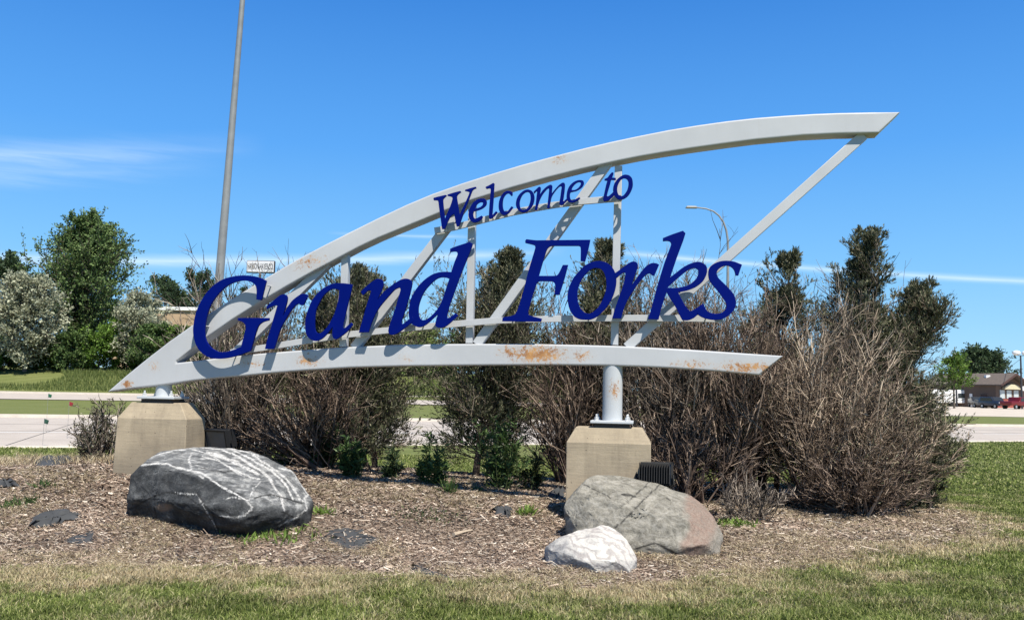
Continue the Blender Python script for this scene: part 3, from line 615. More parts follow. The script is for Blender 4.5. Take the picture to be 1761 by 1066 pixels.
# ------------------------------------------------------------ boulders
def pt_seg(P, A, B):
    d = B - A; t = np.clip(((P - A) @ d) / max(d @ d, 1e-9), 0, 1); return np.hypot(*(P - A - t[:, None] * d).T)
def pix(V):
    """world -> photo pixel"""
    V = V - np.array([0, 0, EYE]); f = V @ np.array(F_); return np.stack([880.5 + FPX * (V @ np.array(R_)) / f, 533 - FPX * (V @ np.array(U_)) / f], 1)
def rock(label, cat, pts, mat, seed, amp=0.05, cuts=6, paint=None, sub=0.012, group=None, facet=0.5):
    import bmesh
    bm = bmesh.new()
    for p in pts: bm.verts.new(p)
    bmesh.ops.convex_hull(bm, input=bm.verts)
    for v in [v for v in bm.verts if not v.link_faces]: bm.verts.remove(v)
    bmesh.ops.bevel(bm, geom=bm.edges[:], offset=0.016, segments=2, profile=0.6, affect='EDGES', clamp_overlap=True)
    bmesh.ops.triangulate(bm, faces=bm.faces)
    for it in range(9):
        es = [e for e in bm.edges if e.calc_length() > sub * 2.0]
        if not es: break
        bmesh.ops.subdivide_edges(bm, edges=es, cuts=1)
        bmesh.ops.triangulate(bm, faces=[f for f in bm.faces if len(f.verts) > 3])
        if len(bm.verts) > 90000: break
        if it < 1: bmesh.ops.smooth_vert(bm, verts=bm.verts, factor=0.15, use_axis_x=True, use_axis_y=True, use_axis_z=True)
    bm.normal_update()
    V = np.array([v.co[:] for v in bm.verts]); N = np.array([v.normal[:] for v in bm.verts])
    ridg = 1 - np.abs(vnoise(V, 2.6, seed + 1, 3)) * 2
    strat = vnoise(V * np.array([1, 1, 2.6]), 3.4, seed + 2, 4, 0.55)
    fine = vnoise(V, 22, seed + 3, 3, 0.6)
    d = amp * (0.55 * strat + facet * (ridg - 0.5) * 0.6) + 0.008 * fine
    # chipped ledges
    led = vnoise(V * np.array([0.7, 0.7, 1.0]), 5.0, seed + 9, 2); d += -0.018 * sstep(led, 0.08, 0.45)
    for q, (sc_, am_) in enumerate(((2.4, 1.0), (5.5, 0.4))):      # broken facets: plateaus of a quantised noise
        w_ = vnoise(V * np.array([1, 1, 1.5]), sc_, seed + 31 + q, 2) * 4; d += amp * am_ * 0.5 * (np.round(w_) + np.sign(w_ - np.round(w_)) * np.abs((w_ - np.round(w_)) * 2) ** 3 * 0.5) / 4
    V2 = V + N * d[:, None]
    # flat breaks: planes that shave off the outermost bulges
    rg = np.random.default_rng(seed + 77); c0 = V2.mean(0); ext = np.ptp(V2, axis=0)
    for q in range(9):
        n_ = rg.normal(size=3) / ext; n_[2] = abs(n_[2]) - 0.1 / ext[2]; n_ /= np.linalg.norm(n_); s_ = (V2 - c0) @ n_; h_ = s_.max() * rg.uniform(0.93, 0.985)
        o_ = np.maximum(0, s_ - h_) * 0.85; V2 = V2 - o_[:, None] * n_
    V2 = V2 + N * (0.006 * vnoise(V, 30, seed + 4, 2, 0.6))[:, None]
    for v, c in zip(bm.verts, V2): v.co = c
    for q in range(3): bmesh.ops.smooth_vert(bm, verts=bm.verts, factor=0.4, use_axis_x=True, use_axis_y=True, use_axis_z=True)
    bmesh.ops.recalc_face_normals(bm, faces=bm.faces); V2 = np.array([v.co[:] for v in bm.verts])
    me = bpy.data.meshes.new('boulder'); bm.to_mesh(me); bm.free()
    attrs = {}
    if paint: attrs = paint(V2)
    me.polygons.foreach_set('use_smooth', [True] * len(me.polygons))
    for k, a in attrs.items():
        at_ = me.attributes.new(k, 'FLOAT', 'POINT'); at_.data.foreach_set('value', a.astype(np.float32))
    base = Vector((V2[:, 0].mean(), V2[:, 1].mean(), V2[:, 2].min())); me.transform(Matrix.Translation(-base))
    me.materials.append(mat); o = bpy.data.objects.new('boulder', me); COL.objects.link(o); o.location = base
    return tag(o, label, cat, group)

def veins(V, lines, org, sc):
    P = pix(V); P = P + np.stack([2.2 * vnoise(V, 9, 71, 3), 2.2 * vnoise(V, 9, 72, 3)], 1); out = np.zeros(len(V))
    for pts, w in lines:
        q = np.array(pts, float) / sc + np.array(org); w = w / sc / 2 * 0.72
        wl = w * (1 + 0.5 * vnoise(V, 14, 73, 2))
        for a, b in zip(q[:-1], q[1:]): out = np.maximum(out, 1 - sstep(pt_seg(P, a, b) / wl, 0.65, 1.35))
    return out
def left_paint(V):
    L = [([(300, 530), (380, 525), (450, 520), (520, 545), (590, 560), (650, 575), (700, 605), (760, 650), (850, 695), (900, 720), (950, 775)], 13),
         ([(600, 440), (700, 470), (780, 520), (850, 570), (900, 600)], 8), ([(690, 455), (760, 480), (840, 510), (900, 540), (980, 582)], 28),
         ([(660, 480), (760, 510), (850, 560), (930, 600), (990, 610)], 12), ([(780, 450), (850, 475), (960, 540), (1040, 600), (1080, 670), (1110, 710), (1130, 790)], 17),
         ([(850, 450), (960, 510), (1050, 560), (1110, 610), (1150, 660), (1180, 730)], 14), ([(940, 470), (1050, 540), (1130, 600), (1180, 660), (1220, 730), (1245, 740)], 15),
         ([(1100, 545), (1180, 570), (1230, 640), (1260, 700), (1240, 735)], 15), ([(600, 465), (585, 500), (595, 555)], 9), ([(950, 775), (900, 820), (840, 830), (760, 820)], 10),
         ([(640, 590), (665, 610)], 12), ([(500, 690), (630, 700), (690, 800), (730, 870), (760, 950)], 7), ([(950, 660), (930, 730), (850, 715), (780, 725)], 7),
         ([(1245, 740), (1260, 780), (1180, 840), (1100, 880)], 10), ([(560, 430), (640, 428), (760, 440), (860, 440), (980, 480)], 9), ([(330, 500), (400, 470), (480, 450), (560, 440)], 9),
         ([(620, 530), (700, 560), (760, 570)], 5), ([(1000, 620), (960, 660), (940, 700)], 6)]
    P = pix(V); ve = veins(V, L, (150, 640), 3.332)
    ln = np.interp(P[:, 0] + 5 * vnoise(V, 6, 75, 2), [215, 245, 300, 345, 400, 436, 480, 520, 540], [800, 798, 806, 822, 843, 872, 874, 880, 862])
    pale = sstep(ln - P[:, 1] + 6 * vnoise(V, 9, 76, 3), -4, 9)  # dark stone, paler above the break; shade of the overhang put into colour
    cr = veins(V, [([(225, 790), (280, 770), (330, 735), (450, 690), (560, 705), (640, 760)], 12), ([(620, 680), (660, 740), (720, 810), (760, 940)], 14), ([(380, 770), (400, 860), (420, 890)], 12), ([(700, 780), (800, 800), (880, 850)], 10),
        ([(640, 545), (700, 560), (790, 570), (830, 565)], 8), ([(960, 720), (1060, 700), (1120, 720), (1230, 750)], 10), ([(1120, 800), (1180, 830), (1250, 800)], 12), ([(430, 610), (500, 640), (600, 650)], 7)], (150, 640), 3.332)
    warm = 1 - sstep(np.hypot((P[:, 0] - 283) / 16, (P[:, 1] - 872) / 8), 0.6, 1.1)
    return {'vein': ve, 'pale': pale, 'warm': warm, 'crack': cr}
def rock_mat(name, stops, veincol=None, warm=None, streak=None, swirl=3.0, vr=0.8):
    t = NT(name); n = t.noise(swirl, 8, 0.66, dist=1.1, stretch=(1, 1, 1.7)); nf = t.noise(55, 5, 0.7); nm = t.noise(14, 6, 0.7, dist=0.4)
    f = t.math('ADD', t.math('MULTIPLY', n, 0.55), t.math('ADD', t.math('MULTIPLY', nm, 0.3), t.math('MULTIPLY', nf, 0.22)))
    nsp = t.noise(120, 3, 0.7); f = t.math('ADD', f, t.math('MULTIPLY', t.math('SUBTRACT', nsp, 0.5), 0.22)); c = t.ramp(f, stops)
    if streak:
        w = t.n('ShaderNodeTexWave', wave_type='BANDS', bands_direction='DIAGONAL'); w.inputs['Scale'].default_value = streak[1]; w.inputs['Distortion'].default_value = 14; w.inputs['Detail'].default_value = 5
        w.inputs['Detail Scale'].default_value = 1.6
        t.l(t.obj(), w.inputs['Vector']); c = t.mix(t.ramp(w.outputs['Fac'], [(0.55, 0.0), (0.95, streak[2])]), c, streak[0])
    if veincol:
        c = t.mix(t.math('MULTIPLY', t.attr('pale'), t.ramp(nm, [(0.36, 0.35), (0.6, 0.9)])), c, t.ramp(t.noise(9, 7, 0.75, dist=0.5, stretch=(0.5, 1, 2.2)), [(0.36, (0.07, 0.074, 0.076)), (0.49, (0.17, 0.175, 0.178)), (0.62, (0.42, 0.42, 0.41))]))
        c = t.mix(t.math('MULTIPLY', t.attr('vein'), t.ramp(t.noise(34, 6, 0.8), [(0.40, 0.05), (0.56, 0.95)])), c, veincol)
    if warm: c = t.mix(t.math('MULTIPLY', t.attr('warm'), t.ramp(nm, [(0.35, 0.55), (0.6, 1.0)])), c, t.mix(t.ramp(nf, [(0.35, 0.0), (0.65, 1.0)]), warm[0], warm[1]))
    c = t.mix(t.math('MULTIPLY', t.attr('crack'), 0.85), c, (0.012, 0.012, 0.012))
    t.col(c, vr, 0, 0.3); t.bump(t.math('ADD', t.math('MULTIPLY', nm, 1.2), t.math('MULTIPLY', nf, 0.5)), 0.7, 0.02); return t.m
def A(px, py, Y): return at(px, py, Y)
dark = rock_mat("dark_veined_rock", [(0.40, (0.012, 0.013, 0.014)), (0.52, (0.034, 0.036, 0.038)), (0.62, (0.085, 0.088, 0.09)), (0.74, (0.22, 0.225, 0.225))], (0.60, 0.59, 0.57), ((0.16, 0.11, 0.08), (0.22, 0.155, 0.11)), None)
P1 = [A(226, 893, 9.3), A(262, 902, 9.25), A(330, 914, 9.05), A(402, 932, 8.85), A(470, 922, 8.9), A(528, 894, 9.15),
      A(219, 858, 9.12), A(226, 820, 9.2), A(246, 795, 9.25), A(300, 806, 9.0), A(345, 822, 8.85), A(400, 842, 8.62), A(433, 870, 8.48), A(412, 900, 8.46), A(345, 868, 8.62), A(262, 858, 8.92),
      A(275, 776, 9.5), A(335, 767, 9.7), A(400, 769, 9.8), A(455, 786, 9.6), A(505, 812, 9.45), A(530, 845, 9.3), A(538, 868, 9.15), A(470, 868, 8.7), A(520, 892, 8.95)]
P1 += [Vector((-4.0, 10.2, 0.2)), Vector((-3.3, 10.5, 0.1)), Vector((-2.4, 10.2, 0.1)), Vector((-3.9, 10.0, 0.75)), Vector((-2.9, 10.3, 0.72)), Vector((-2.4, 9.9, 0.55))]
P1 += [Vector((p.x, p.y + 0.10, -0.1)) for p in P1[:6]]
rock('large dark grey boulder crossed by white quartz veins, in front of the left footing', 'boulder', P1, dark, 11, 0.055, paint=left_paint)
grey = rock_mat("grey_streaked_rock", [(0.36, (0.075, 0.072, 0.06)), (0.5, (0.17, 0.16, 0.133)), (0.66, (0.33, 0.31, 0.265))], (0.42, 0.40, 0.36), ((0.17, 0.115, 0.09), (0.29, 0.215, 0.175)), ((0.36, 0.345, 0.31), 4.6, 0.28), 4.5)
def red_paint(V):
    P = pix(V); e = P[:, 0] - (1178 + 0.28 * (915 - P[:, 1]) * 0 + 8 * np.sin(P[:, 1] / 14)) - np.where(P[:, 1] < 880, (880 - P[:, 1]) * 0.35, 0)
    w = sstep(e + 7 * vnoise(V, 14, 77, 3), -6, 8) * (1 - sstep(P[:, 0] + 0.4 * (P[:, 1] - 900), 1226, 1244) * 0.8)
    cr = veins(V, [([(845, 570), (760, 650), (700, 710), (620, 790)], 9), ([(790, 560), (700, 640), (640, 690)], 5), ([(650, 620), (720, 630)], 14), ([(720, 900), (820, 870), (930, 920)], 14), ([(880, 640), (900, 655)], 9), ([(440, 560), (520, 600), (600, 640)], 5)], (850, 640), 2.962)
    ve = veins(V, [([(415, 670), (430, 720), (480, 785)], 10), ([(740, 720), (850, 600), (900, 570)], 6), ([(500, 560), (640, 555), (700, 570)], 7), ([(800, 800), (840, 740), (900, 700)], 6)], (850, 640), 2.962)
    return {'warm': w, 'crack': cr, 'vein': ve * 0.6, 'pale': ve * 0}
P2 = [A(976, 905, 9.0), A(1000, 930, 8.75), A(1060, 940, 8.55), A(1110, 944, 8.5), A(1150, 958, 8.4), A(1236, 956, 8.55),
      A(972, 870, 9.05), A(978, 838, 9.12), A(1004, 817, 9.2), A(1060, 814, 9.25), A(1108, 824, 9.25), A(1150, 836, 9.25), A(1198, 854, 9.15), A(1222, 878, 9.0), A(1240, 915, 8.75),
      A(1040, 860, 8.85), A(1120, 880, 8.6), A(1180, 888, 8.55), A(1172, 940, 8.35), A(1215, 935, 8.4), A(1030, 900, 8.72), A(1100, 920, 8.5)]
P2 += [Vector((0.62, 9.3, 0.1)), Vector((1.5, 9.32, 0.1)), Vector((2.05, 9.2, 0.05)), Vector((0.7, 9.3, 0.6)), Vector((1.2, 9.34, 0.62))]
P2 += [Vector((p.x, p.y + 0.08, -0.15)) for p in P2[:6]]
rock('large grey boulder with a reddish brown right end, leaning before the right footing', 'boulder', P2, grey, 23, 0.045, paint=red_paint)
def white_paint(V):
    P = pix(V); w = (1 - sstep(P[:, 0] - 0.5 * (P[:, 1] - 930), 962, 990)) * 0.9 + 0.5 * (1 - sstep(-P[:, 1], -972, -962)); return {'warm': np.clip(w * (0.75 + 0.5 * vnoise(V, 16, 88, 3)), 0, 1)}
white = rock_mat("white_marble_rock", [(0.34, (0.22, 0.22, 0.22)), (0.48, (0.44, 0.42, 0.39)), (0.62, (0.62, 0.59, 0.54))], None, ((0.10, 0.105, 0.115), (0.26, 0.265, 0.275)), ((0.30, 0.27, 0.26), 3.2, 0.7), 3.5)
P3 = [A(940, 962, 8.0), A(985, 975, 7.85), A(1030, 984, 7.7), A(1085, 980, 7.75), A(1098, 964, 7.9), A(936, 942, 8.02), A(962, 922, 8.05), A(1000, 908, 8.1), A(1040, 903, 8.15), A(1066, 916, 8.1), A(1085, 938, 8.0), A(1098, 955, 7.95),
      A(990, 935, 7.9), A(1040, 930, 7.85), A(1000, 960, 7.75), A(1060, 965, 7.7)]
P3 += [Vector((0.35, 8.35, 0.0)), Vector((0.8, 8.5, 0.0)), Vector((1.1, 8.3, 0.0)), Vector((0.55, 8.35, 0.18)), Vector((0.85, 8.4, 0.2))] + [Vector((p.x, p.y + 0.05, -0.12)) for p in P3[:5]]
rock('small white marble rock at the foot of the grey boulder', 'boulder', P3, white, 37, 0.028, sub=0.009, paint=white_paint)

# ------------------------------------------------------------ floodlights
M_black = plain("black_housing", (0.006, 0.006, 0.0065), 0.7, var=0.2); M_lens = plain("flood_lens", (0.10, 0.11, 0.12), 0.15)
def floodlight(px, py, Y, yaw, tilt, label):
    c = at(px, py, Y); base = Vector((c.x, c.y, H1(c.x, c.y)))
    e = empty('floodlight', base, label, 'floodlight', 'floodlights behind the footings')
    M = Matrix.Rotation(yaw, 3, 'Z') @ Matrix.Rotation(tilt, 3, 'X')
    def P(x, y, z): return c + M @ Vector((x, y, z))
    MB().box(c, (0.33, 0.10, 0.24), M, 0.9).build('housing', M_black, e, bevel=0.008)
    for k in range(13): MB().box(P(-0.155 + k * 0.0258, -0.075, 0), (0.007, 0.055, 0.21), M).build('cooling_fin', M_black, e)
    m = MB()
    for x, z, sx, sz in ((0, .125, .37, .022), (0, -.125, .37, .022), (-.178, 0, .022, .26), (.178, 0, .022, .26)): m.box(P(x, .058, z), (sx, .05, sz), M)
    m.build('lens_frame', M_black, e); MB().box(P(0, .056, 0), (.335, .01, .23), M).build('lens', M_lens, e)
    for s in (-1, 1): MB().tube([P(s * .19, 0, 0), P(s * .2, 0, -.1), Vector((c.x, c.y, c.z - .2)) + M @ Vector((s * .1, 0, 0))], .012, 6).build('bracket', M_black, e)
    MB().tube([Vector((c.x, c.y, c.z - .2)), base - Vector((0, 0, .1))], .022, 8).build('stake', M_black, e)
floodlight(1126, 815, 9.45, R(-12), R(-12), 'black finned floodlight beside the right concrete footing, above the grey boulder')
floodlight(379, 755, 10.75, R(150), R(-14), 'black floodlight with an open lens frame right of the left footing')

# ------------------------------------------------------------ plants: branching helpers
def nrm(a): return a / np.maximum(np.linalg.norm(a, axis=-1, keepdims=True), 1e-9)
def grow(rng, P0, D, L, K=5, wob=0.15, up=0.0):
    N = len(P0); pts = np.zeros((N, K, 3)); dr = np.zeros((N, K, 3)); p = P0.copy(); d = nrm(D)
    for k in range(K):
        pts[:, k] = p; dr[:, k] = d; p = p + d * (L / (K - 1))[:, None]
        d = d + wob * rng.normal(size=(N, 3)); d[:, 2] += up; d = nrm(d)
    return pts, dr
def sprout(rng, pts, dr, n, t0, t1, ang, lmin, lmax):
    """n children per path: start points, directions, lengths (relative to the parent)"""
    N, K, _ = pts.shape; t = rng.uniform(t0, t1, (N, n)) * (K - 1); i = np.clip(t.astype(int), 0, K - 2); f = (t - i)[..., None]
    ar = np.arange(N)[:, None]; P = pts[ar, i] * (1 - f) + pts[ar, i + 1] * f; D = dr[ar, i]
    q = nrm(np.cross(D, rng.normal(size=(N, n, 3)))); a = rng.uniform(ang * 0.6, ang * 1.3, (N, n, 1)); D2 = D * np.cos(a) + q * np.sin(a)
    pl = np.linalg.norm(pts[:, -1] - pts[:, 0], axis=1)[:, None]
    L = pl * rng.uniform(lmin, lmax, (N, n)) * (1.25 - 0.6 * t / (K - 1))
    return P.reshape(-1, 3), D2.reshape(-1, 3), L.reshape(-1)
def tubes(pts, r0, r1, sides=3):
    N, K, _ = pts.shape; d = np.zeros_like(pts); d[:, 1:-1] = pts[:, 2:] - pts[:, :-2]; d[:, 0] = pts[:, 1] - pts[:, 0]; d[:, -1] = pts[:, -1] - pts[:, -2]; d = nrm(d)
    ref = np.where(np.abs(d[..., 2:3]) < 0.9, np.array([0, 0, 1.0]), np.array([1.0, 0, 0])); a = nrm(np.cross(d, ref)); b = np.cross(d, a)
    r0 = np.broadcast_to(r0, (N,)); r1 = np.broadcast_to(r1, (N,)); rr = r0[:, None] + (r1 - r0)[:, None] * np.linspace(0, 1, K)[None]
    ang = np.arange(sides) * 2 * np.pi / sides
    V = pts[:, :, None] + (a[:, :, None] * np.cos(ang)[None, None, :, None] + b[:, :, None] * np.sin(ang)[None, None, :, None]) * rr[:, :, None, None]
    V = V.reshape(-1, 3); base = (np.arange(N) * K * sides)[:, None, None]; k = np.arange(K - 1)[None, :, None] * sides; s = np.arange(sides)[None, None, :]; s2 = (s + 1) % sides
    F = np.stack([base + k + s, base + k + s2, base + k + sides + s2, base + k + sides + s], -1).reshape(-1, 4); return V, F
def join(parts):
    V = []; F = []; o = 0
    for v, f in parts: V.append(v); F.append(f + o); o += len(v)
    return np.concatenate(V), np.concatenate(F)
def leaves(rng, C, D, length, width, jit=0.6, fold=0.25):
    """one kite-shaped leaf per centre, pointing along D"""
    N = len(C); D = nrm(D + jit * rng.normal(size=(N, 3))); W = nrm(np.cross(D, rng.normal(size=(N, 3)))); U = np.cross(D, W)
    l = length * rng.uniform(0.6, 1.3, N)[:, None]; w = width * rng.uniform(0.6, 1.3, N)[:, None]
    V = np.stack([C, C + D * l * 0.45 + W * w * 0.5 + U * w * fold, C + D * l, C + D * l * 0.45 - W * w * 0.5 + U * w * fold], 1).reshape(-1, 3)
    F = (np.arange(N)[:, None] * 4 + np.arange(4)[None]); return V, F
def along(rng, pts, dr, n, t0=0.0, t1=1.0, sc=0.0):
    N, K, _ = pts.shape; t = rng.uniform(t0, t1, (N, n)) * (K - 1); i = np.clip(t.astype(int), 0, K - 2); f = (t - i)[..., None]; ar = np.arange(N)[:, None]
    P = (pts[ar, i] * (1 - f) + pts[ar, i + 1] * f).reshape(-1, 3); D = dr[ar, i].reshape(-1, 3)
    if sc: P = P + sc * rng.normal(size=P.shape)
    return P, D

M_jun = island("juniper_green", [(0.0, (0.028, 0.036, 0.020)), (0.35, (0.075, 0.088, 0.046)), (0.62, (0.14, 0.15, 0.082)), (0.82, (0.225, 0.225, 0.14)), (1.0, (0.34, 0.32, 0.22))], 0.8, 0.2, 0.12, big=2.2)
M_junb = island("juniper_browned", [(0.0, (0.05, 0.033, 0.025)), (0.4, (0.14, 0.092, 0.066)), (0.7, (0.22, 0.155, 0.11)), (1.0, (0.15, 0.15, 0.09))], 0.85, 0.15, 0.1, big=2.0)
M_tw_red = island("reddish_twigs", [(0.0, (0.028, 0.021, 0.018)), (0.5, (0.115, 0.083, 0.067)), (0.8, (0.28, 0.21, 0.165)), (1.0, (0.46, 0.36, 0.28))], 0.85, 0.15)
M_tw_grey = island("grey_twigs", [(0.0, (0.03, 0.025, 0.022)), (0.5, (0.11, 0.09, 0.075)), (0.8, (0.27, 0.225, 0.185)), (1.0, (0.50, 0.43, 0.35))], 0.85, 0.15)
M_tw_tan = island("tan_dead_twigs", [(0.0, (0.035, 0.026, 0.021)), (0.42, (0.15, 0.112, 0.086)), (0.75, (0.37, 0.285, 0.215)), (1.0, (0.68, 0.56, 0.43))], 0.85, 0.15)
M_bark = plain("shrub_bark", (0.075, 0.058, 0.045), 0.9, var=0.4, scale=14)

def juniper(label, px, Y, pytop, rad, seed, n1=120, lean=0.0, brown=0.25, prof=0.55, group='junipers planted behind the sign', basepy=None, tops=1, spread=0.18, sprays=1.0, r0=0.35, zlow=0.04):
    rng = np.random.default_rng(seed); c = at(px, 700, Y); base = np.array([c.x, c.y, H1(c.x, c.y)]); hgt = at(px, pytop + 30, Y).z - base[2]
    e = empty('juniper', tuple(base), label, 'juniper', group)
    T = tops; D = np.stack([rng.normal(size=T) * spread + lean, rng.normal(size=T) * spread, np.ones(T)], 1); L = hgt * np.linspace(1.0, 0.72, T)
    st, sd = grow(rng, np.tile(base, (T, 1)) + rng.normal(size=(T, 3)) * [0.08, 0.08, 0], D, L, 9, 0.035, 0.03)
    # keep the first stem's tip where it should be
    t = rng.power(0.9, n1) * 0 + rng.uniform(zlow, 0.985, n1) ** 0.9; s = rng.integers(0, T, n1)
    if T > 1: s = np.where(rng.random(n1) < 0.5, 0, s)
    kk = t * 8; i = np.clip(kk.astype(int), 0, 7); f = (kk - i)[:, None]; P = st[s, i] * (1 - f) + st[s, i + 1] * f
    shape = np.where(t < r0, 0.62 + 0.38 * t / r0, ((1 - t) / (1 - r0)) ** prof); R1 = rad * shape * rng.uniform(0.45, 1.15, n1) * np.where(rng.random(n1) < 0.12, 1.3, 1)
    a = rng.uniform(0, 2 * np.pi, n1); upw = np.where(t < 0.22, 0.05 + 2.5 * t, 0.6 + 1.3 * t); D1 = np.stack([np.cos(a), np.sin(a), upw], 1)
    p1, d1 = grow(rng, P, D1, R1 * np.sqrt(1 + upw ** 2) + 0.08, 6, 0.10, 0.06)
    P2, D2, L2 = sprout(rng, p1, d1, 9, 0.15, 1.0, 0.75, 0.28, 0.6); L2 = np.maximum(L2, 0.10); p2, d2 = grow(rng, P2, D2, L2, 4, 0.12, 0.20)
    gap = (vnoise(p2[:, 2], 3.2, seed + 5, 2) > -0.42) | (rng.random(len(p2)) < 0.15); p2, d2 = p2[gap], d2[gap]
    P3, D3, L3 = sprout(rng, p2, d2, 5, 0.15, 1.0, 0.7, 0.4, 0.8); L3 = np.clip(L3, 0.05, 0.3); p3, d3 = grow(rng, P3, D3, L3, 3, 0.12, 0.25)
    v, f_ = tubes(st, 0.045, 0.008, 7); mesh_np('trunk', v, f_, M_bark, e, smooth=True)
    v, f_ = join([tubes(p1, 0.011, 0.004), tubes(p2, 0.0045, 0.002), tubes(p3[rng.random(len(p3)) < 0.5], 0.003, 0.0015)]); mesh_np('branches', v, f_, M_tw_red if brown > 0.3 else M_tw_grey, e)
    # foliage: sprays of short scales along the outer twigs
    hrel = (p3[:, 0, 2] - base[2]) / hgt; cen = st[0][np.clip((hrel * 8).astype(int), 0, 8)]; rr = np.hypot(p3[:, 0, 0] - cen[:, 0], p3[:, 0, 1] - cen[:, 1]) / (rad * np.interp(np.clip(hrel, 0, 1), [0, r0, 1], [0.62, 1, 0.12]))
    dead = vnoise(p3[:, 0], 2.4, seed, 2) * 0.9 + 0.55 - rr * 0.5 - hrel * 0.35 + brown * 0.9 - 0.35
    live = dead < 0.12
    n = max(1, int(9 * sprays))
    C, Dd = along(rng, p3[live], d3[live], n, 0, 1.0, 0.007); v, f_ = leaves(rng, C, Dd + np.array([0, 0, 0.4]), 0.050, 0.0125, 0.28)
    C2, D2_ = along(rng, p2, d2, int(5 * sprays), 0.4, 1.0, 0.015); v2, f2 = leaves(rng, C2, D2_ + np.array([0, 0, 0.4]), 0.048, 0.0125, 0.3); v, f_ = join([(v, f_), (v2, f2)]); mesh_np('foliage', v, f_, M_jun, e)
    dd = (~live) & (rng.random(len(live)) < 0.65)
    if dd.sum() > 20:
        C, Dd = along(rng, p3[dd], d3[dd], max(1, int(4 * sprays)), 0, 1.0, 0.012); v, f_ = leaves(rng, C, Dd, 0.05, 0.012, 0.5); mesh_np('browned_foliage', v, f_, M_junb, e)
    return e
def bare(label, px, Y, pytop, halfw, seed, nst=26, mat=None, lean=0.0, fan=1.0, up=0.05, lv=(5, 5), thick=0.012, group='bare twiggy shrubs behind the sign', low=0.0, green=0, cat='shrub', wob=0.07, fine=0.5, sweep=None, droop=0.0):
    rng = np.random.default_rng(seed); c = at(px, 700, Y); base = np.array([c.x, c.y, H1(c.x, c.y)]); hgt = at(px, pytop, Y).z - base[2]
    e = empty('bare_shrub' if cat == 'shrub' else cat, tuple(base), label, cat, group)
    a = rng.uniform(0, 2 * np.pi, nst); a = a + 0.45 * np.sin(5 * a + seed); rr = np.sqrt(rng.uniform(0.02, 1, nst)) * halfw * fan; zz = hgt * (1 - 0.42 * (rr / halfw) ** 2) * rng.uniform(0.72, 1.05, nst) * (1 - low * rng.random(nst))
    tip = np.stack([np.cos(a) * rr + lean, np.sin(a) * rr * 0.85, zz], 1); L = np.linalg.norm(tip, axis=1)
    P0 = base + np.stack([rng.normal(size=nst) * 0.10, rng.normal(size=nst) * 0.10, np.full(nst, -0.05)], 1)
    p0, d0 = grow(rng, P0, tip, L, 9, wob, up - droop)
    P1, D1, L1 = sprout(rng, p0, d0, lv[0], 0.12, 0.95, 0.5, 0.25, 0.55); p1, d1 = grow(rng, P1, D1, L1, 6, wob * 1.5, up - droop)
    P2, D2, L2 = sprout(rng, p1, d1, lv[1], 0.15, 1.0, 0.6, 0.3, 0.6); L2 = np.clip(L2, 0.06, 0.6); p2, d2 = grow(rng, P2, D2, L2, 4, wob * 2, up)
    P3, D3, L3 = sprout(rng, p2, d2, 3, 0.1, 1.0, 0.7, 0.35, 0.7); L3 = np.clip(L3, 0.03, 0.22); p3, d3 = grow(rng, P3, D3, L3, 3, wob * 2, up); k3 = rng.random(len(p3)) < fine * 0.75; p3, d3 = p3[k3], d3[k3]
    for q in (p1, p2, p3): q[..., 2] = np.maximum(q[..., 2], base[2] - 0.1 + 0.0)
    v, f_ = tubes(p0, thick * rng.lognormal(0.1, 0.45, nst), 0.0035, 5); mesh_np('stems', v, f_, mat, e, smooth=True)
    v, f_ = join([tubes(p1, thick * 0.55 * rng.lognormal(0, 0.35, len(p1)), 0.003), tubes(p2, 0.0048 * rng.lognormal(0, 0.3, len(p2)), 0.002), tubes(p3, 0.0028, 0.0013)]); mesh_np('twigs', v, f_, mat, e)
    if green:
        C, Dd = along(rng, p2, d2, green, 0.3, 1.0, 0.01); v, f_ = leaves(rng, C, Dd, 0.05, 0.016, 0.5); mesh_np('leaves', v, f_, M_jun, e)
    return e
juniper('dense juniper between the letters n and d, browned low on its left side', 630, 12.5, 432, 0.76, 101, 260, brown=0.2, prof=1.0, tops=3, r0=0.3)
juniper('pointed olive green juniper rising behind the letters d and F', 822, 12.8, 410, 0.88, 102, 300, brown=0.0, prof=1.15, tops=3, spread=0.12, r0=0.3, sprays=1.1)
juniper('slim juniper with a leafy tip behind the letter o of the second word', 1026, 13.4, 397, 0.60, 103, 160, brown=0.05, prof=0.8, tops=2, spread=0.06, r0=0.3)
juniper('juniper with a bushy tip just right of the letter s', 1312, 13.2, 412, 0.52, 104, 130, brown=0.28, prof=0.7, tops=3, spread=0.12)
juniper('tallest juniper of the right-hand clump, green to its forked top', 1462, 13.3, 392, 0.50, 105, 150, brown=0.15, prof=0.55, tops=4, spread=0.11, r0=0.35, sprays=1.1)
juniper('rightmost juniper, leaning out over the lawn', 1505, 13.2, 462, 0.38, 106, 150, lean=0.07, brown=0.12, prof=0.5, tops=3, spread=0.14, r0=0.3, sprays=1.1)
juniper('small low dark juniper hugging the ground at the right end of the bed', 1590, 12.2, 660, 0.46, 107, 110, brown=0.0, prof=0.4, tops=3, spread=0.35, sprays=1.0, zlow=0.02)
juniper('low juniper filling the gap left of the tall right-hand junipers', 1430, 13.6, 470, 0.75, 108, 110, brown=0.35, prof=0.6, tops=3)
bare('vase-shaped bare shrub with dark stems right of the left footing', 412, 11.9, 452, 0.85, 201, 50, M_tw_grey, lean=-0.05, lv=(5, 4), thick=0.013, fine=0.4)
bare('tangled reddish bare shrub sweeping left of the first juniper', 560, 11.9, 545, 0.85, 202, 60, M_tw_red, lean=-0.25, lv=(6, 6), low=0.6, droop=0.04, fine=0.7)
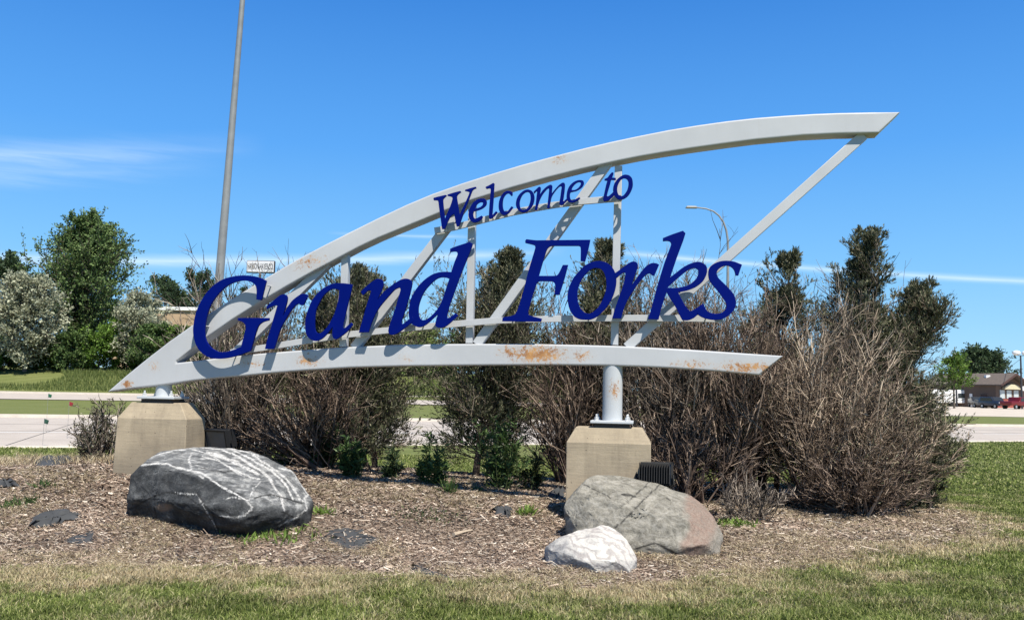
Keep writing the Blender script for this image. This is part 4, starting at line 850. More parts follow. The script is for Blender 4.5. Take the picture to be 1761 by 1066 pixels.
bare('thin bare shrub standing before the grass gap, under the left rail', 450, 13.2, 440, 0.95, 203, 34, M_tw_grey, lean=-0.1, lv=(4, 4), thick=0.010)
bare('bare brown shrub left of the right steel post', 985, 12.5, 490, 0.75, 204, 50, M_tw_red, lv=(5, 5), low=0.3)
bare('tall open bare shrub behind the letters r, k and s', 1130, 12.3, 436, 1.2, 205, 60, M_tw_grey, lean=0.10, lv=(6, 5), thick=0.014, fine=0.6)
bare('bare shrub with dark upright stems under the right end of the lower beam', 1262, 11.9, 462, 1.0, 206, 60, M_tw_red, lv=(5, 5), thick=0.013, fine=0.6)
bare('dense grey-brown bare shrub, centre of the right-hand clump', 1400, 11.7, 498, 1.05, 207, 64, M_tw_tan, lv=(6, 5), thick=0.013, low=0.35, fine=0.7)
bare('broad tan bare shrub sweeping out to the right over the lawn edge', 1478, 11.6, 545, 0.92, 208, 76, M_tw_tan, lean=0.08, lv=(6, 6), thick=0.013, low=0.65, droop=0.03, fine=0.8, green=1)
bare('low tangled reddish bare shrub at the right front of the clump', 1470, 11.3, 690, 0.95, 209, 50, M_tw_red, lv=(6, 6), low=0.6, droop=0.02, fine=0.8)
bare('tall grey bare shrub among the tips of the right-hand junipers', 1420, 12.6, 466, 0.9, 210, 36, M_tw_grey, lv=(5, 5), thick=0.011, fine=0.5)
bare('small pale grey dead shrub standing before the right-hand clump', 1288, 10.3, 800, 0.42, 211, 26, M_tw_grey, lv=(5, 4), thick=0.007, low=0.3, fine=0.7)
bare('small scraggly half-dead shrub left of the left footing', 176, 12.0, 664, 0.36, 212, 40, M_tw_grey, lean=0.02, lv=(5, 4), thick=0.010, low=0.5, fine=0.6, green=2)
bare('brown bare shrub behind the right concrete footing', 1180, 11.4, 640, 0.8, 213, 34, M_tw_red, lv=(6, 5), low=0.4, fine=0.7)

juniper('low browned juniper filling the space under the letters r and a', 540, 12.9, 560, 0.75, 109, 110, brown=0.75, prof=0.5, tops=4, spread=0.3, sprays=0.8)
juniper('low half-dead juniper left of the right steel post', 985, 13.4, 560, 0.70, 110, 110, brown=0.6, prof=0.5, tops=4, spread=0.3, sprays=0.8)
juniper('low half-dead juniper right of the right steel post', 1190, 13.0, 560, 0.95, 111, 130, brown=0.65, prof=0.5, tops=5, spread=0.3, sprays=0.8)
juniper('low browned juniper at the foot of the shrub right of the finned floodlight', 1300, 12.4, 640, 0.8, 112, 90, brown=0.7, prof=0.5, tops=4, spread=0.35, sprays=0.8)
bare('low bare shrub filling the space behind the left footing', 345, 12.4, 600, 0.55, 214, 40, M_tw_grey, lv=(5, 5), thick=0.010, low=0.3, fine=0.6)

# leafy saplings and weeds
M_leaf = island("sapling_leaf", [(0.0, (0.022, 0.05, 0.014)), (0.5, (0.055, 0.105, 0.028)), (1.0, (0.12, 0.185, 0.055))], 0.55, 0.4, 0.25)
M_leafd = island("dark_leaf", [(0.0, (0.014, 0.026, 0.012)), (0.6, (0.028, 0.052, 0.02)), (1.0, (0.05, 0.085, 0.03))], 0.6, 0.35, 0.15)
M_weed = island("weed_leaf", [(0.0, (0.07, 0.13, 0.02)), (0.5, (0.15, 0.24, 0.045)), (1.0, (0.26, 0.36, 0.09))], 0.6, 0.3, 0.25)
M_stem = plain("green_stem", (0.07, 0.09, 0.03), 0.7)
def sapling(label, px, Y, pytop, halfw, seed, nst, nl, mat, ll=0.085, lw=0.022):
    rng = np.random.default_rng(seed); c = at(px, 700, Y); base = np.array([c.x, c.y, H1(c.x, c.y)]); hgt = at(px, pytop, Y).z - base[2]
    e = empty('sapling', tuple(base), label, 'sapling', 'leafy saplings growing behind the lower beam')
    D = np.stack([rng.normal(size=nst) * halfw * 0.5, rng.normal(size=nst) * halfw * 0.4, hgt * rng.uniform(0.3, 1, nst)], 1); D[0] = (0, 0, hgt)
    p0, d0 = grow(rng, base + rng.normal(size=(nst, 3)) * [halfw * 0.28, halfw * 0.25, 0], D, np.linalg.norm(D, axis=1), 6, 0.06, 0.03)
    P1, D1, L1 = sprout(rng, p0, d0, 5, 0.1, 0.85, 0.7, 0.15, 0.32); p1, d1 = grow(rng, P1, D1, L1, 4, 0.1, 0.1)
    v, f = join([tubes(p0, 0.006, 0.002), tubes(p1, 0.003, 0.0015)]); mesh_np('stems', v, f, M_stem, e)
    C, Dd = along(rng, p0, d0, nl, 0.08, 1.0, 0.008); C2, D2 = along(rng, p1, d1, nl // 3, 0.2, 1.0, 0.006); C = np.concatenate([C, C2]); Dd = np.concatenate([Dd, D2])
    out = rng.normal(size=Dd.shape); out[:, 2] = np.abs(out[:, 2]) * 0.3; v, f = leaves(rng, C, nrm(Dd * 0.5 + out), ll, lw, 0.2); mesh_np('leaves', v, f, mat, e)
sapling('bright green bushy sapling beside the dark one, right of the dark boulder', 612, 11.15, 752, 0.20, 301, 12, 30, M_leaf)
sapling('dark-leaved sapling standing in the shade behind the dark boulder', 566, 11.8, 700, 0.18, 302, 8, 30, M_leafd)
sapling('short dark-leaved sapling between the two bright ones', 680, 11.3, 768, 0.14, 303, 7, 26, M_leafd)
sapling('bright green sapling in front of the road gap with one tall shoot', 748, 11.0, 742, 0.24, 304, 12, 30, M_leaf)
sapling('largest leafy sapling, low before the pointed juniper', 866, 11.2, 700, 0.33, 305, 18, 36, M_leaf, 0.08, 0.022)
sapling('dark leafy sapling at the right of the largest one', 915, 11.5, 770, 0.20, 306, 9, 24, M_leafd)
sapling('ground-hugging yellow-green seedling patch behind the dark boulder', 500, 11.9, 765, 0.42, 307, 22, 10, M_leaf, 0.05, 0.03)
def weed(label, px, py, r, seed, n=60, h=0.12, mat=None, grp='green weeds in the mulch', w=0.016):
    kind = 'stuff' if r > 0.2 else None
    rng = np.random.default_rng(seed); g = ground(px, py); base = np.array(g)
    C = base + np.stack([rng.normal(size=n) * r * 0.5, rng.normal(size=n) * r * 0.35, np.full(n, 0.0)], 1); C[:, 2] = H(C[:, 0], C[:, 1])
    D = rng.normal(size=(n, 3)); D[:, 2] = np.abs(D[:, 2]) + 0.5; v, f = leaves(rng, C, D, h, w, 0.1); tag(mesh_np('weed', v, f, mat or M_weed, loc=tuple(base)), label, 'weed', grp, kind)
weed('bright green broad-leaved weed standing alone left of the white rock', 907, 886, 0.10, 401, 46, 0.12, w=0.03)
weed('bright green weed at the right end of the dark boulder', 556, 884, 0.10, 402, 60, 0.10, w=0.018)
weed('long patch of green weeds along the foot of the dark boulder', 462, 922, 0.42, 403, 260, 0.09, w=0.022)
weed('leafy green weeds right of the reddish end of the grey boulder', 1262, 905, 0.24, 404, 130, 0.09, w=0.03)
weed('dark green weed tuft on the far left of the mulch, nearer the camera', 52, 866, 0.09, 405, 50, 0.10, M_leaf)
weed('dark green weed tuft left of the dark boulder, second from the frame edge', 18, 872, 0.14, 406, 70, 0.09, M_leaf)
weed('small weed tuft before the left footing', 74, 838, 0.10, 407, 50, 0.10, M_leaf)
weed('small green tuft before the bright sapling', 816, 848, 0.10, 408, 60, 0.10, M_leaf)
weed('tall weed tuft below the sapling with the tall shoot', 774, 850, 0.08, 409, 60, 0.22, M_leaf)
weed('thin green grass patch in the middle of the mulch', 745, 890, 0.42, 410, 260, 0.07, M_leaf, w=0.008)
weed('green weeds at the foot of the left footing', 262, 812, 0.16, 411, 60, 0.16, M_leaf, w=0.012)
weed('green weeds under the centre of the right-hand clump', 1450, 862, 0.22, 412, 130, 0.14, M_leaf)

# exposed landscape fabric and one painted shadow patch, fallen stick, wood scraps
M_fab = plain("landscape_fabric_and_shadow", (0.045, 0.048, 0.052), 0.85, var=0.25, scale=9, bump=0.3)
PATCH = []
def fabric(label, pts, seed, lift=0.004):
    P = [ground(x, y) for x, y in pts]; rng = np.random.default_rng(seed); c = sum(P, Vector()) / len(P); dense = []
    for a, b in zip(P, P[1:] + P[:1]):
        for k in range(4):
            q = a.lerp(b, k / 4); dense.append(q + Vector((rng.normal() * 0.025, rng.normal() * 0.04, 0)))
    n = len(dense); vs = []; 
    for ring in (1.0, 0.66, 0.33):
        for q in dense:
            r = c.lerp(q, ring); vs.append((r.x, r.y, H1(r.x, r.y) + lift + (0.016 if lift < 0.015 else 0.07) * rng.random() * (ring < 0.9) - 0.006 * (ring > 0.9)))
    vs.append((c.x, c.y, H1(c.x, c.y) + lift + 0.015)); f4 = []; f3 = []
    for r in range(2):
        for k in range(n): f4.append((r * n + k, r * n + (k + 1) % n, (r + 1) * n + (k + 1) % n, (r + 1) * n + k))
    for k in range(n): f3.append((2 * n + k, 2 * n + (k + 1) % n, 3 * n))
    o = mesh_np('fabric_shadow_patch', np.array(vs), [np.array(f4), np.array(f3)], M_fab, smooth=True, loc=(c.x, c.y, H1(c.x, c.y)))
    PATCH.append([(p.x, p.y) for p in P]); tag(o, label, 'ground fabric', 'patches of bare landscape fabric')
fabric('largest bare patch of dark landscape fabric, right of the dark boulder', [(546, 926), (572, 910), (600, 906), (632, 914), (652, 930), (628, 944), (600, 948), (572, 936)], 1)
fabric('long torn patch of dark fabric low in the middle of the mulch', [(690, 972), (712, 968), (740, 980), (775, 992), (792, 1002), (780, 1018), (758, 1010), (742, 994), (712, 988)], 2)
fabric('crumpled black fabric ridge left of the dark boulder', [(44, 906), (70, 890), (100, 882), (132, 884), (136, 896), (104, 902), (70, 910)], 3, 0.018)
fabric('faint dark fabric patch just before the crumpled ridge', [(112, 930), (135, 920), (168, 916), (160, 930), (130, 938)], 4)
fabric('black fabric strip at the left frame edge', [(-30, 838), (10, 832), (40, 838), (8, 842), (-30, 844)], 5, 0.03)
fabric('small dark fabric scrap left of the lone bright weed', [(846, 884), (864, 878), (880, 886), (878, 892), (858, 890)], 6, 0.02)
fabric('black patch lying on the grass edge left of the left footing', [(56, 800), (80, 792), (125, 790), (132, 796), (100, 804), (66, 806)], 7, 0.03)  # thin black sheet on the grass edge
fabric('narrow dark sheet painted as shadow at the left foot of the grey boulder', [(944, 856), (956, 842), (972, 836), (974, 858), (962, 866)], 8, 0.02)  # dark sheet stands in for the ground shadow beside the right footing
M_stick = plain("bleached_wood", (0.42, 0.34, 0.25), 0.85, var=0.2, scale=20)
def stick(label, pts, r, name='fallen_stick', forks=()):
    P = [ground(x, y) + Vector((0, 0, r + 0.012)) for x, y in pts]; mb = MB().tube(P, [r * (1 - 0.6 * i / (len(P) - 1)) for i in range(len(P))], 6)
    for fk in forks: mb.tube([ground(x, y) + Vector((0, 0, r + 0.012)) for x, y in fk], r * 0.5, 5)
    tag(mb.build(name, M_stick, smooth=50, loc=P[0]), label, 'stick', 'sticks and wood scraps on the mulch')
stick('long crooked pale stick lying on the front edge of the mulch', [(455, 968), (432, 973), (405, 981), (380, 994), (352, 1003), (330, 1006)], 0.011, forks=([(400, 984), (395, 1000), (388, 1012)], [(440, 972), (460, 982), (478, 988)]))
stick('short thick pale wood scrap in the middle of the mulch', [(780, 926), (796, 921), (812, 917)], 0.022, 'wood_scrap')
stick('thin pale stick near the right end of the bed', [(1672, 917), (1684, 921), (1698, 925)], 0.012)
stick('pale splinter near the right side of the grey boulder', [(1380, 922), (1400, 930), (1424, 934)], 0.008)
stick('pale upright-looking stalk left of the dark boulder', [(120, 838), (128, 850), (132, 880)], 0.006)
stick('thin twig lying before the stick at the front edge', [(276, 1020), (284, 1010), (296, 1004)], 0.006)

# mulch chips, straw and turf
def inpatch(X, Y):
    ins = np.zeros(len(X), bool)
    for poly in PATCH:
        n = len(poly); i2 = np.zeros(len(X), bool)
        for i in range(n):
            ax, ay = poly[i]; bx, by = poly[(i + 1) % n]
            i2 ^= ((ay > Y) != (by > Y)) & (X < (bx - ax) * (Y - ay) / ((by - ay) if by != ay else 1e-9) + ax)
        ins |= i2
    return ins
def visible(X, Y, m=60):
    p = pix(np.stack([X, Y, H(X, Y)], 1)); return (p[:, 0] > -m) & (p[:, 0] < 1761 + m) & (p[:, 1] < 1066 + m * 1.5)
rng = np.random.default_rng(9)
def chips(n, x0, x1, y0, y1, l, w, zmax):
    X = rng.uniform(x0, x1, n); Y = rng.uniform(y0, y1, n); k = (bedw(X, Y) + 0.30 * vnoise(np.stack([X, Y], 1), 4.5, 91, 2) > rng.normal(size=n) * 0.14 - 0.06) & visible(X, Y); k &= ~(inpatch(X, Y) & (rng.random(n) < 0.72)); X, Y = X[k], Y[k]; n = len(X)
    a = rng.uniform(0, np.pi, n); a = np.where(rng.random(n) < 0.55, rng.normal(size=n) * 0.5, a)
    D = np.stack([np.cos(a), np.sin(a), rng.normal(size=n) * 0.28], 1); D = nrm(D); U = nrm(np.stack([rng.normal(size=n) * 0.5, rng.normal(size=n) * 0.5 - 0.2, np.ones(n)], 1)); W = nrm(np.cross(D, U)); U = np.cross(W, D)
    L = l * rng.lognormal(0, 0.45, n)[:, None]; Wd = w * rng.lognormal(0, 0.35, n)[:, None]; T = 0.003
    C = np.stack([X, Y, H(X, Y) + rng.uniform(0.002, zmax, n)], 1)
    q = [C - D * L / 2 - W * Wd * .3, C + D * L / 2 - W * Wd * .4, C + D * L / 2 * .9 + W * Wd * .4, C - D * L / 2 * .85 + W * Wd * .5]
    top = [p + U * T for p in q]; V = np.stack(q + top, 1).reshape(-1, 3); b = np.arange(n)[:, None] * 8
    F = np.concatenate([b + np.array([[4, 5, 6, 7]]), b + np.array([[0, 1, 5, 4]])]); return V, F
M_chip = island("bark_mulch", [(0.0, (0.06, 0.042, 0.034)), (0.18, (0.17, 0.12, 0.09)), (0.42, (0.29, 0.215, 0.165)), (0.72, (0.41, 0.325, 0.255)), (0.92, (0.56, 0.475, 0.38)), (1.0, (0.72, 0.65, 0.55))], 0.9, 0.15, big=1.6)
v1 = join([chips(90000, -5.5, 6.5, 7.0, 9.6, 0.025, 0.008, 0.025), chips(7000, -5.5, 6.5, 7.0, 12, 0.075, 0.010, 0.04), chips(70000, -6.5, 6.7, 9.4, 12.5, 0.038, 0.012, 0.035), chips(14000, -7, 6.6, 12.3, 15.5, 0.06, 0.018, 0.03)])
tag(mesh_np('mulch', *v1, M_chip), 'bark mulch covering the bed around the footings and boulders', 'mulch', kind='stuff')
def blades(n, x0, x1, y0, y1, h, w, keep, col=None, lean=0.45, dens=None):
    X = rng.uniform(x0, x1, n); Y = rng.uniform(y0, y1, n); k = visible(X, Y) & keep(X, Y); X, Y = X[k], Y[k]; n = len(X)
    P = np.stack([X, Y], 1); cl = vnoise(P, 7.0, 31, 2)
    hh = h * rng.uniform(0.5, 1.25, n) * (1 + 0.45 * cl); ww = w * rng.uniform(0.7, 1.3, n)
    ld = rng.normal(size=(n, 2)) * lean + 0.25 * np.stack([vnoise(P, 5, 32), vnoise(P, 5, 33)], 1); a = rng.uniform(0, np.pi, n); W = np.stack([np.cos(a), np.sin(a), np.zeros(n)], 1) * ww[:, None] / 2
    B = np.stack([X, Y, H(X, Y) - 0.005], 1); M = B + np.stack([ld[:, 0] * hh * .35, ld[:, 1] * hh * .35, hh * .6], 1); T = B + np.stack([ld[:, 0] * hh, ld[:, 1] * hh, hh * (1 - 0.25 * np.minimum(np.hypot(*ld.T), 1.6))], 1)
    V = np.stack([B - W, B + W, M + W * .8, M - W * .8, T], 1).reshape(-1, 3); b = np.arange(n)[:, None] * 5
    Q = b + np.array([[0, 1, 2, 3]]); T3 = b + np.array([[3, 2, 4]]); dr = np.repeat(np.clip(dryness(X, Y) + 0.18 * rng.normal(size=n), 0, 1), 5); return V, Q, T3, dr
def jb(parts):
    V = []; Q = []; T = []; A_ = []; o = 0
    for v, q, t, a in parts: V.append(v); Q.append(q + o); T.append(t + o); A_.append(a); o += len(v)
    return np.concatenate(V), [np.concatenate(Q), np.concatenate(T)], np.concatenate(A_)
def grass_mat():
    t = NT("turf_blades"); g = t.n('ShaderNodeNewGeometry').outputs['Random Per Island']
    gr = t.ramp(g, [(0.0, (0.055, 0.082, 0.015)), (0.5, (0.15, 0.195, 0.045)), (0.85, (0.28, 0.32, 0.10)), (1.0, (0.46, 0.45, 0.22))]); st = t.ramp(g, [(0.0, (0.24, 0.185, 0.105)), (0.5, (0.48, 0.39, 0.24)), (1.0, (0.68, 0.58, 0.40))])
    nz = t.noise(1.3, 4); gr = t.mix(1.0, gr, t.ramp(nz, [(0.3, 0.72), (0.7, 1.25)]), 'MULTIPLY')
    c = t.mix(t.ramp(t.attr('dry'), [(0.25, 0.0), (0.75, 1.0)]), gr, st); t.col(c, 0.75, 0, 0.2)
    tr = t.n('ShaderNodeBsdfTranslucent'); t.l(c, tr.inputs[0]); mx = t.n('ShaderNodeMixShader'); mx.inputs[0].default_value = 0.25; t.l(t.b.outputs[0], mx.inputs[1]); t.l(tr.outputs[0], mx.inputs[2]); t.l(mx.outputs[0], t.out.inputs[0]); return t.m
M_turf = grass_mat()
lawn = lambda X, Y: bedw(X, Y) + 0.35 * vnoise(np.stack([X, Y], 1), 4.5, 92, 2) < rng.normal(size=len(X)) * 0.10 + 0.03
parts = [blades(260000, -4.5, 4.5, 5.4, 7.9, 0.055, 0.0065, lawn), blades(190000, -6, 8.5, 7.4, 10.4, 0.050, 0.008, lawn), blades(170000, 3.5, 10.5, 10.2, 15.0, 0.045, 0.012, lawn),
         blades(110000, -13, 13, 12.0, 20.5, 0.050, 0.018, lawn), blades(110000, 2, 24, 15, 34, 0.055, 0.026, lambda X, Y: (Y < near_edge(X) - 0.5) & (bedw(X, Y) < 0)),
         blades(60000, -6, 6.6, 7.0, 12.6, 0.05, 0.007, lambda X, Y: (bedw(X, Y) > 0) & (vnoise(np.stack([X, Y], 1), 0.9, 95, 3) > 0.30 + 0.35 * rng.random(len(X))) & ~inpatch(X, Y))]
V_, F_l, D_ = jb(parts)
tag(mesh_np('lawn_grass', V_, F_l, M_turf, attrs={'dry': D_}), 'short mown grass around the mulch bed', 'grass', kind='stuff')
M_straw = island("dry_straw", [(0.0, (0.20, 0.15, 0.09)), (0.5, (0.40, 0.33, 0.21)), (1.0, (0.60, 0.52, 0.37))], 0.85, 0.15, 0.15)
def strawk(X, Y):
    P = np.stack([X, Y], 1); return (bedw(X, Y) > -0.15) & (vnoise(P, 1.1, 51, 2) + 0.55 * (1 - sstep(bed_sd(X, Y), 0.1, 0.8)) > -0.12 + 0.35 * rng.random(len(X))) & ~inpatch(X, Y)
s1 = blades(190000, -6, 6.6, 7.0, 12.3, 0.06, 0.005, strawk, lean=1.5); s2 = blades(9000, -9, 0, 11.0, 12.6, 0.13, 0.007, lambda X, Y: (bedw(X, Y) > -0.2) & (X < -3.2), lean=0.7)
V_, F_l, D_ = jb([s1, s2]); tag(mesh_np('dry_straw', V_, F_l, M_straw), 'dry dead grass straw scattered over the mulch', 'straw', kind='stuff')
# ------------------------------------------------------------ background trees
def leafmat(name, dark, mid, lite, tr=0.2): return island(name, [(0.0, dark), (0.5, mid), (1.0, lite)], 0.65, 0.3, tr)
M_pop = leafmat("poplar_leaf", (0.036, 0.066, 0.022), (0.09, 0.15, 0.045), (0.20, 0.28, 0.095))
M_drk = leafmat("far_dark_leaf", (0.022, 0.042, 0.022), (0.045, 0.078, 0.034), (0.085, 0.13, 0.055))
M_olv = leafmat("silver_leaf", (0.22, 0.235, 0.155), (0.36, 0.375, 0.26), (0.50, 0.51, 0.37))
M_brt = leafmat("bright_leaf", (0.05, 0.10, 0.014), (0.10, 0.185, 0.026), (0.18, 0.29, 0.05))
M_yel = leafmat("yellow_green_leaf", (0.12, 0.17, 0.04), (0.22, 0.29, 0.08), (0.36, 0.42, 0.16))
M_tbark = plain("tree_bark", (0.11, 0.09, 0.07), 0.9, var=0.3, scale=3)
def tree(label, px, Y, pytop, hw, mat, seed, n1=46, nl=5, ll=0.34, trunk=0.15, up=0.8, round_=0.5, cat='tree', group='trees beyond the roads', name=None, peak=0.42, trunk_r=0.22, n2=9):
    rng = np.random.default_rng(seed); hw = hw * Y / FPX; c = at(px, 700, Y); base = np.array([c.x, c.y, H1(c.x, c.y)]); hgt = at(px, pytop, Y).z - base[2]
    e = empty(name or ('tree' if cat == 'tree' else cat), tuple(base), label, cat, group)
    st, sd = grow(rng, base[None], np.array([[0.0, 0, 1]]), np.array([hgt * 0.93]), 9, 0.05, 0.05)
    t = rng.uniform(trunk, 0.97, n1); kk = t * 8; i = np.clip(kk.astype(int), 0, 7); f = (kk - i)[:, None]; P = st[0, i] * (1 - f) + st[0, i + 1] * f
    w = np.where(t < peak, 0.72 + 0.28 * t / peak, np.clip((1 - t) / (1 - peak), 0, 1) ** round_)
    a = rng.uniform(0, 2 * np.pi, n1); D = np.stack([np.cos(a), np.sin(a), np.full(n1, up) * rng.uniform(0.4, 1.4, n1)], 1)
    p1, d1 = grow(rng, P, D, hw * w * rng.uniform(0.7, 1.12, n1) * np.sqrt(1 + up * up * 0.4) + hgt * 0.05, 6, 0.12, 0.07)
    P2, D2, L2 = sprout(rng, p1, d1, n2, 0.1, 1.0, 0.8, 0.25, 0.55); p2, d2 = grow(rng, P2, D2, np.maximum(L2, ll), 4, 0.15, 0.08)
    v, f_ = tubes(st, trunk_r, 0.05, 8); mesh_np('trunk', v, f_, M_tbark, e, smooth=True)
    v, f_ = join([tubes(p1, trunk_r * 0.35, 0.03), tubes(p2, 0.035, 0.012)]); mesh_np('limbs', v, f_, M_tbark, e)
    C, Dd = along(rng, p2, d2, nl * 3, 0.0, 1.0, ll * 0.42); C1, D1 = along(rng, p1, d1, nl * 2, 0.5, 1.0, ll * 0.4); C = np.concatenate([C, C1]); Dd = np.concatenate([Dd, D1])
    v, f_ = leaves(rng, C, Dd, ll, ll * 0.55, 0.8); mesh_np('crown', v, f_, mat, e)
    return e
tree('tall dark cottonwood with spiky upright shoots, biggest tree on the left', 136, 97, 366, 84, M_pop, 501, 130, 9, 0.32, 0.04, 1.4, 0.7, peak=0.35, trunk_r=0.35, n2=12)
tree('dark tree at the left frame edge beside the tall cottonwood', 14, 112, 432, 36, M_drk, 502, 46, 6, 0.42, 0.1, 0.9)
tree('large silvery olive tree at the left frame edge', 38, 88, 478, 60, M_olv, 503, 90, 6, 0.34, 0.05, 0.8, 0.5)
tree('smaller silvery olive tree between the cottonwood and the tan building', 238, 92, 508, 50, M_olv, 504, 70, 6, 0.30, 0.05, 0.8, 0.5)
tree('far dark round tree left of the light pole', 277, 140, 474, 34, M_drk, 505, 46, 6, 0.45, 0.1, 0.9, 0.45)
tree('far dark tree just behind the light pole', 338, 142, 466, 42, M_drk, 506, 50, 6, 0.45, 0.1, 1.0, 0.5)
tree('far dark tree seen through the big letter G', 408, 142, 500, 40, M_drk, 507, 40, 5, 0.45, 0.1, 0.9, 0.5)
tree('pale yellow-green tree seen under the letter d', 716, 102, 566, 44, M_yel, 508, 50, 6, 0.32, 0.1, 0.8, 0.45)
tree('green tree behind the pointed juniper', 806, 118, 584, 46, M_brt, 509, 46, 5, 0.36, 0.1, 0.8, 0.45)
tree('round dark green tree behind the brown building', 1690, 178, 606, 42, M_drk, 510, 70, 7, 0.55, 0.12, 0.7, 0.38, peak=0.5)
tree('young green street tree in front of the white trailer', 1641, 128, 610, 30, M_brt, 511, 30, 4, 0.34, 0.32, 0.8, 0.5, trunk_r=0.16)
for k, (px, top_, hw, m) in enumerate([(-20, 590, 40, 0), (35, 592, 40, 1), (88, 578, 40, 0), (118, 566, 34, 1), (165, 560, 44, 0), (214, 548, 46, 0), (262, 556, 40, 1), (302, 562, 40, 0), (350, 566, 40, 1), (420, 575, 50, 0), (640, 615, 50, 0), (700, 622, 44, 1), (752, 612, 40, 0), (950, 610, 50, 1)]):
    desc = ['at the left frame edge', 'under the large silvery tree', 'left of the cottonwood trunk', 'under the cottonwood', 'right of the cottonwood trunk, tallest of the row', 'under the smaller silvery tree', 'left of the sign tip', 'above the sign tip', 'behind the big letter G', 'behind the vase-shaped shrub',
            'left of the road gap between the junipers', 'seen in the gap between the junipers', 'right side of the gap between the junipers', 'behind the right steel post'][k]
    tree(('bright' if m == 0 else 'darker') + ' green bush ' + desc, px, 90 + (k % 3) * 1.5, top_, hw, (M_brt, M_pop)[m], 520 + k, 50, 6, 0.30, 0.0, 0.25, 0.42, cat='bush', group='green bushes along the embankment', trunk_r=0.07, peak=0.3)
# tall dry and green grass on the embankment
def tall(n, x0, x1, y0, y1, h, w, dens):
    X = rng.uniform(x0, x1, n); Y = rng.uniform(y0, y1, n); P = np.stack([X, Y], 1); k = vnoise(P, 0.12, 61, 2) + dens > 0.0; X, Y = X[k], Y[k]; n = len(X)
    a = rng.uniform(0, np.pi, n); W = np.stack([np.cos(a), np.sin(a), 0 * a], 1) * w; B = np.stack([X, Y, H(X, Y) - 0.02], 1); T = B + np.stack([rng.normal(size=n) * .15 * h, rng.normal(size=n) * .15 * h, h * rng.uniform(.5, 1.2, n)], 1)
    V = np.stack([B - W, B + W, T], 1).reshape(-1, 3); return V, np.arange(n * 3).reshape(-1, 3)
v, f = tall(8000, -57, -46.5, 84.5, 90, 0.7, 0.05, 0.1); tag(mesh_np('tall_dry_grass', v, f, M_straw), 'tall dry straw-coloured grass on the embankment at the left', 'grass', kind='stuff')
M_tg = leafmat('embankment_grass', (0.06, 0.085, 0.022), (0.12, 0.16, 0.042), (0.22, 0.25, 0.09), 0.3)
v, f = tall(30000, -60, 4, 80, 89, 0.40, 0.05, 0.15); tag(mesh_np('tall_grass', v, f, M_tg), 'unmown green grass on the embankment', 'grass', kind='stuff')

# ------------------------------------------------------------ poles and lamps
M_galv = plain("galvanised_pole", (0.22, 0.232, 0.235), 0.55, 0.15, var=0.18, scale=2.0)
M_dkpole = plain("dark_pole", (0.035, 0.035, 0.04), 0.6); M_white = plain("white_globe", (0.82, 0.82, 0.80), 0.4, var=0.04)
Y0 = 34.0; pb = at(353, 770, Y0); pt = at(417, 0, Y0); d_ = (pt - pb).normalized(); zb = H1(pb.x, pb.y); pb = pb + d_ * ((zb - pb.z) / d_.z)
e = empty('light_pole', pb, 'very tall tapered grey steel light pole rising out of frame behind the letter G', 'light pole')
n_ = 14; L_ = 21.0; MB().tube([pb + d_ * (L_ * k / n_) for k in range(n_ + 1)], [0.195 - 0.118 * k / n_ for k in range(n_ + 1)], 20).build('shaft', M_galv, e, smooth=40)
MB().box(pb + Vector((0, 0, 0.03)), (0.5, 0.5, 0.06)).build('base_plate', M_galv, e); tp = pb + d_ * L_
MB().tube([tp, tp + Vector((0.5, 0, .35)), tp + Vector((1.6, 0, .5))], 0.04, 8).build('arm', M_galv, e); MB().box(tp + Vector((1.85, 0, .5)), (0.7, 0.3, 0.12)).build('lamp_head', M_galv, e)
Yl = 46.0; b = at(1251, 640, Yl); b.z = 0; e = empty('street_lamp', b, 'slim grey street lamp with a curved arm reaching left, behind the letter s', 'street lamp')
pts = [b, at(1251.5, 520, Yl), at(1252, 428, Yl), at(1251.5, 412, Yl), at(1249, 396, Yl), at(1244, 382, Yl), at(1236.5, 371, Yl), at(1227, 363.5, Yl), at(1214, 359, Yl), at(1198, 357, Yl)]
MB().tube(pts, [.11, .085, .065, .06, .056, .052, .048, .044, .04, .036], 10).build('pole', M_galv, e, smooth=50); MB().box(at(1189, 356.5, Yl), (.62, .3, .11), None, 0.8).build('lamp_head', M_galv, e, bevel=0.03)
def lot_lamp(px, pytop, Y, label, two):
    b = at(px, 640, Y); b.z = 0; tp = at(px, pytop, Y); e = empty('parking_lamp', b, label, 'parking lamp'); MB().tube([b, Vector((b.x, b.y, tp.z - .5))], [.16, .12], 8).build('pole', M_dkpole, e)
    for s in ((-0.75, 0.75) if two else (0,)):
        MB().lathe((tp.x + s, tp.y, tp.z - .45), [(.10, 0), (.5, .12), (.62, .35), (.5, .62), (.15, .75)], 14).build('lamp_globe', M_white, e, smooth=60)
        if two: MB().tube([Vector((tp.x, tp.y, tp.z - .5)), Vector((tp.x + s, tp.y, tp.z - .45))], .06, 6).build('arm', M_dkpole, e)
lot_lamp(1756, 606, 140, 'dark parking lot post with two white globe lamps at the right frame edge', True)
lot_lamp(1644, 610, 150, 'single white globe lamp above the young green street tree', False)
a_, b_ = at(1754, 618, 141), at(1716, 640, 165); tag(MB().tube([a_, a_.lerp(b_, .5) - Vector((0, 0, .35)), b_], .035, 4).build('overhead_cable', M_dkpole, loc=a_), 'thin overhead cable running left from the twin globe post', 'cable')

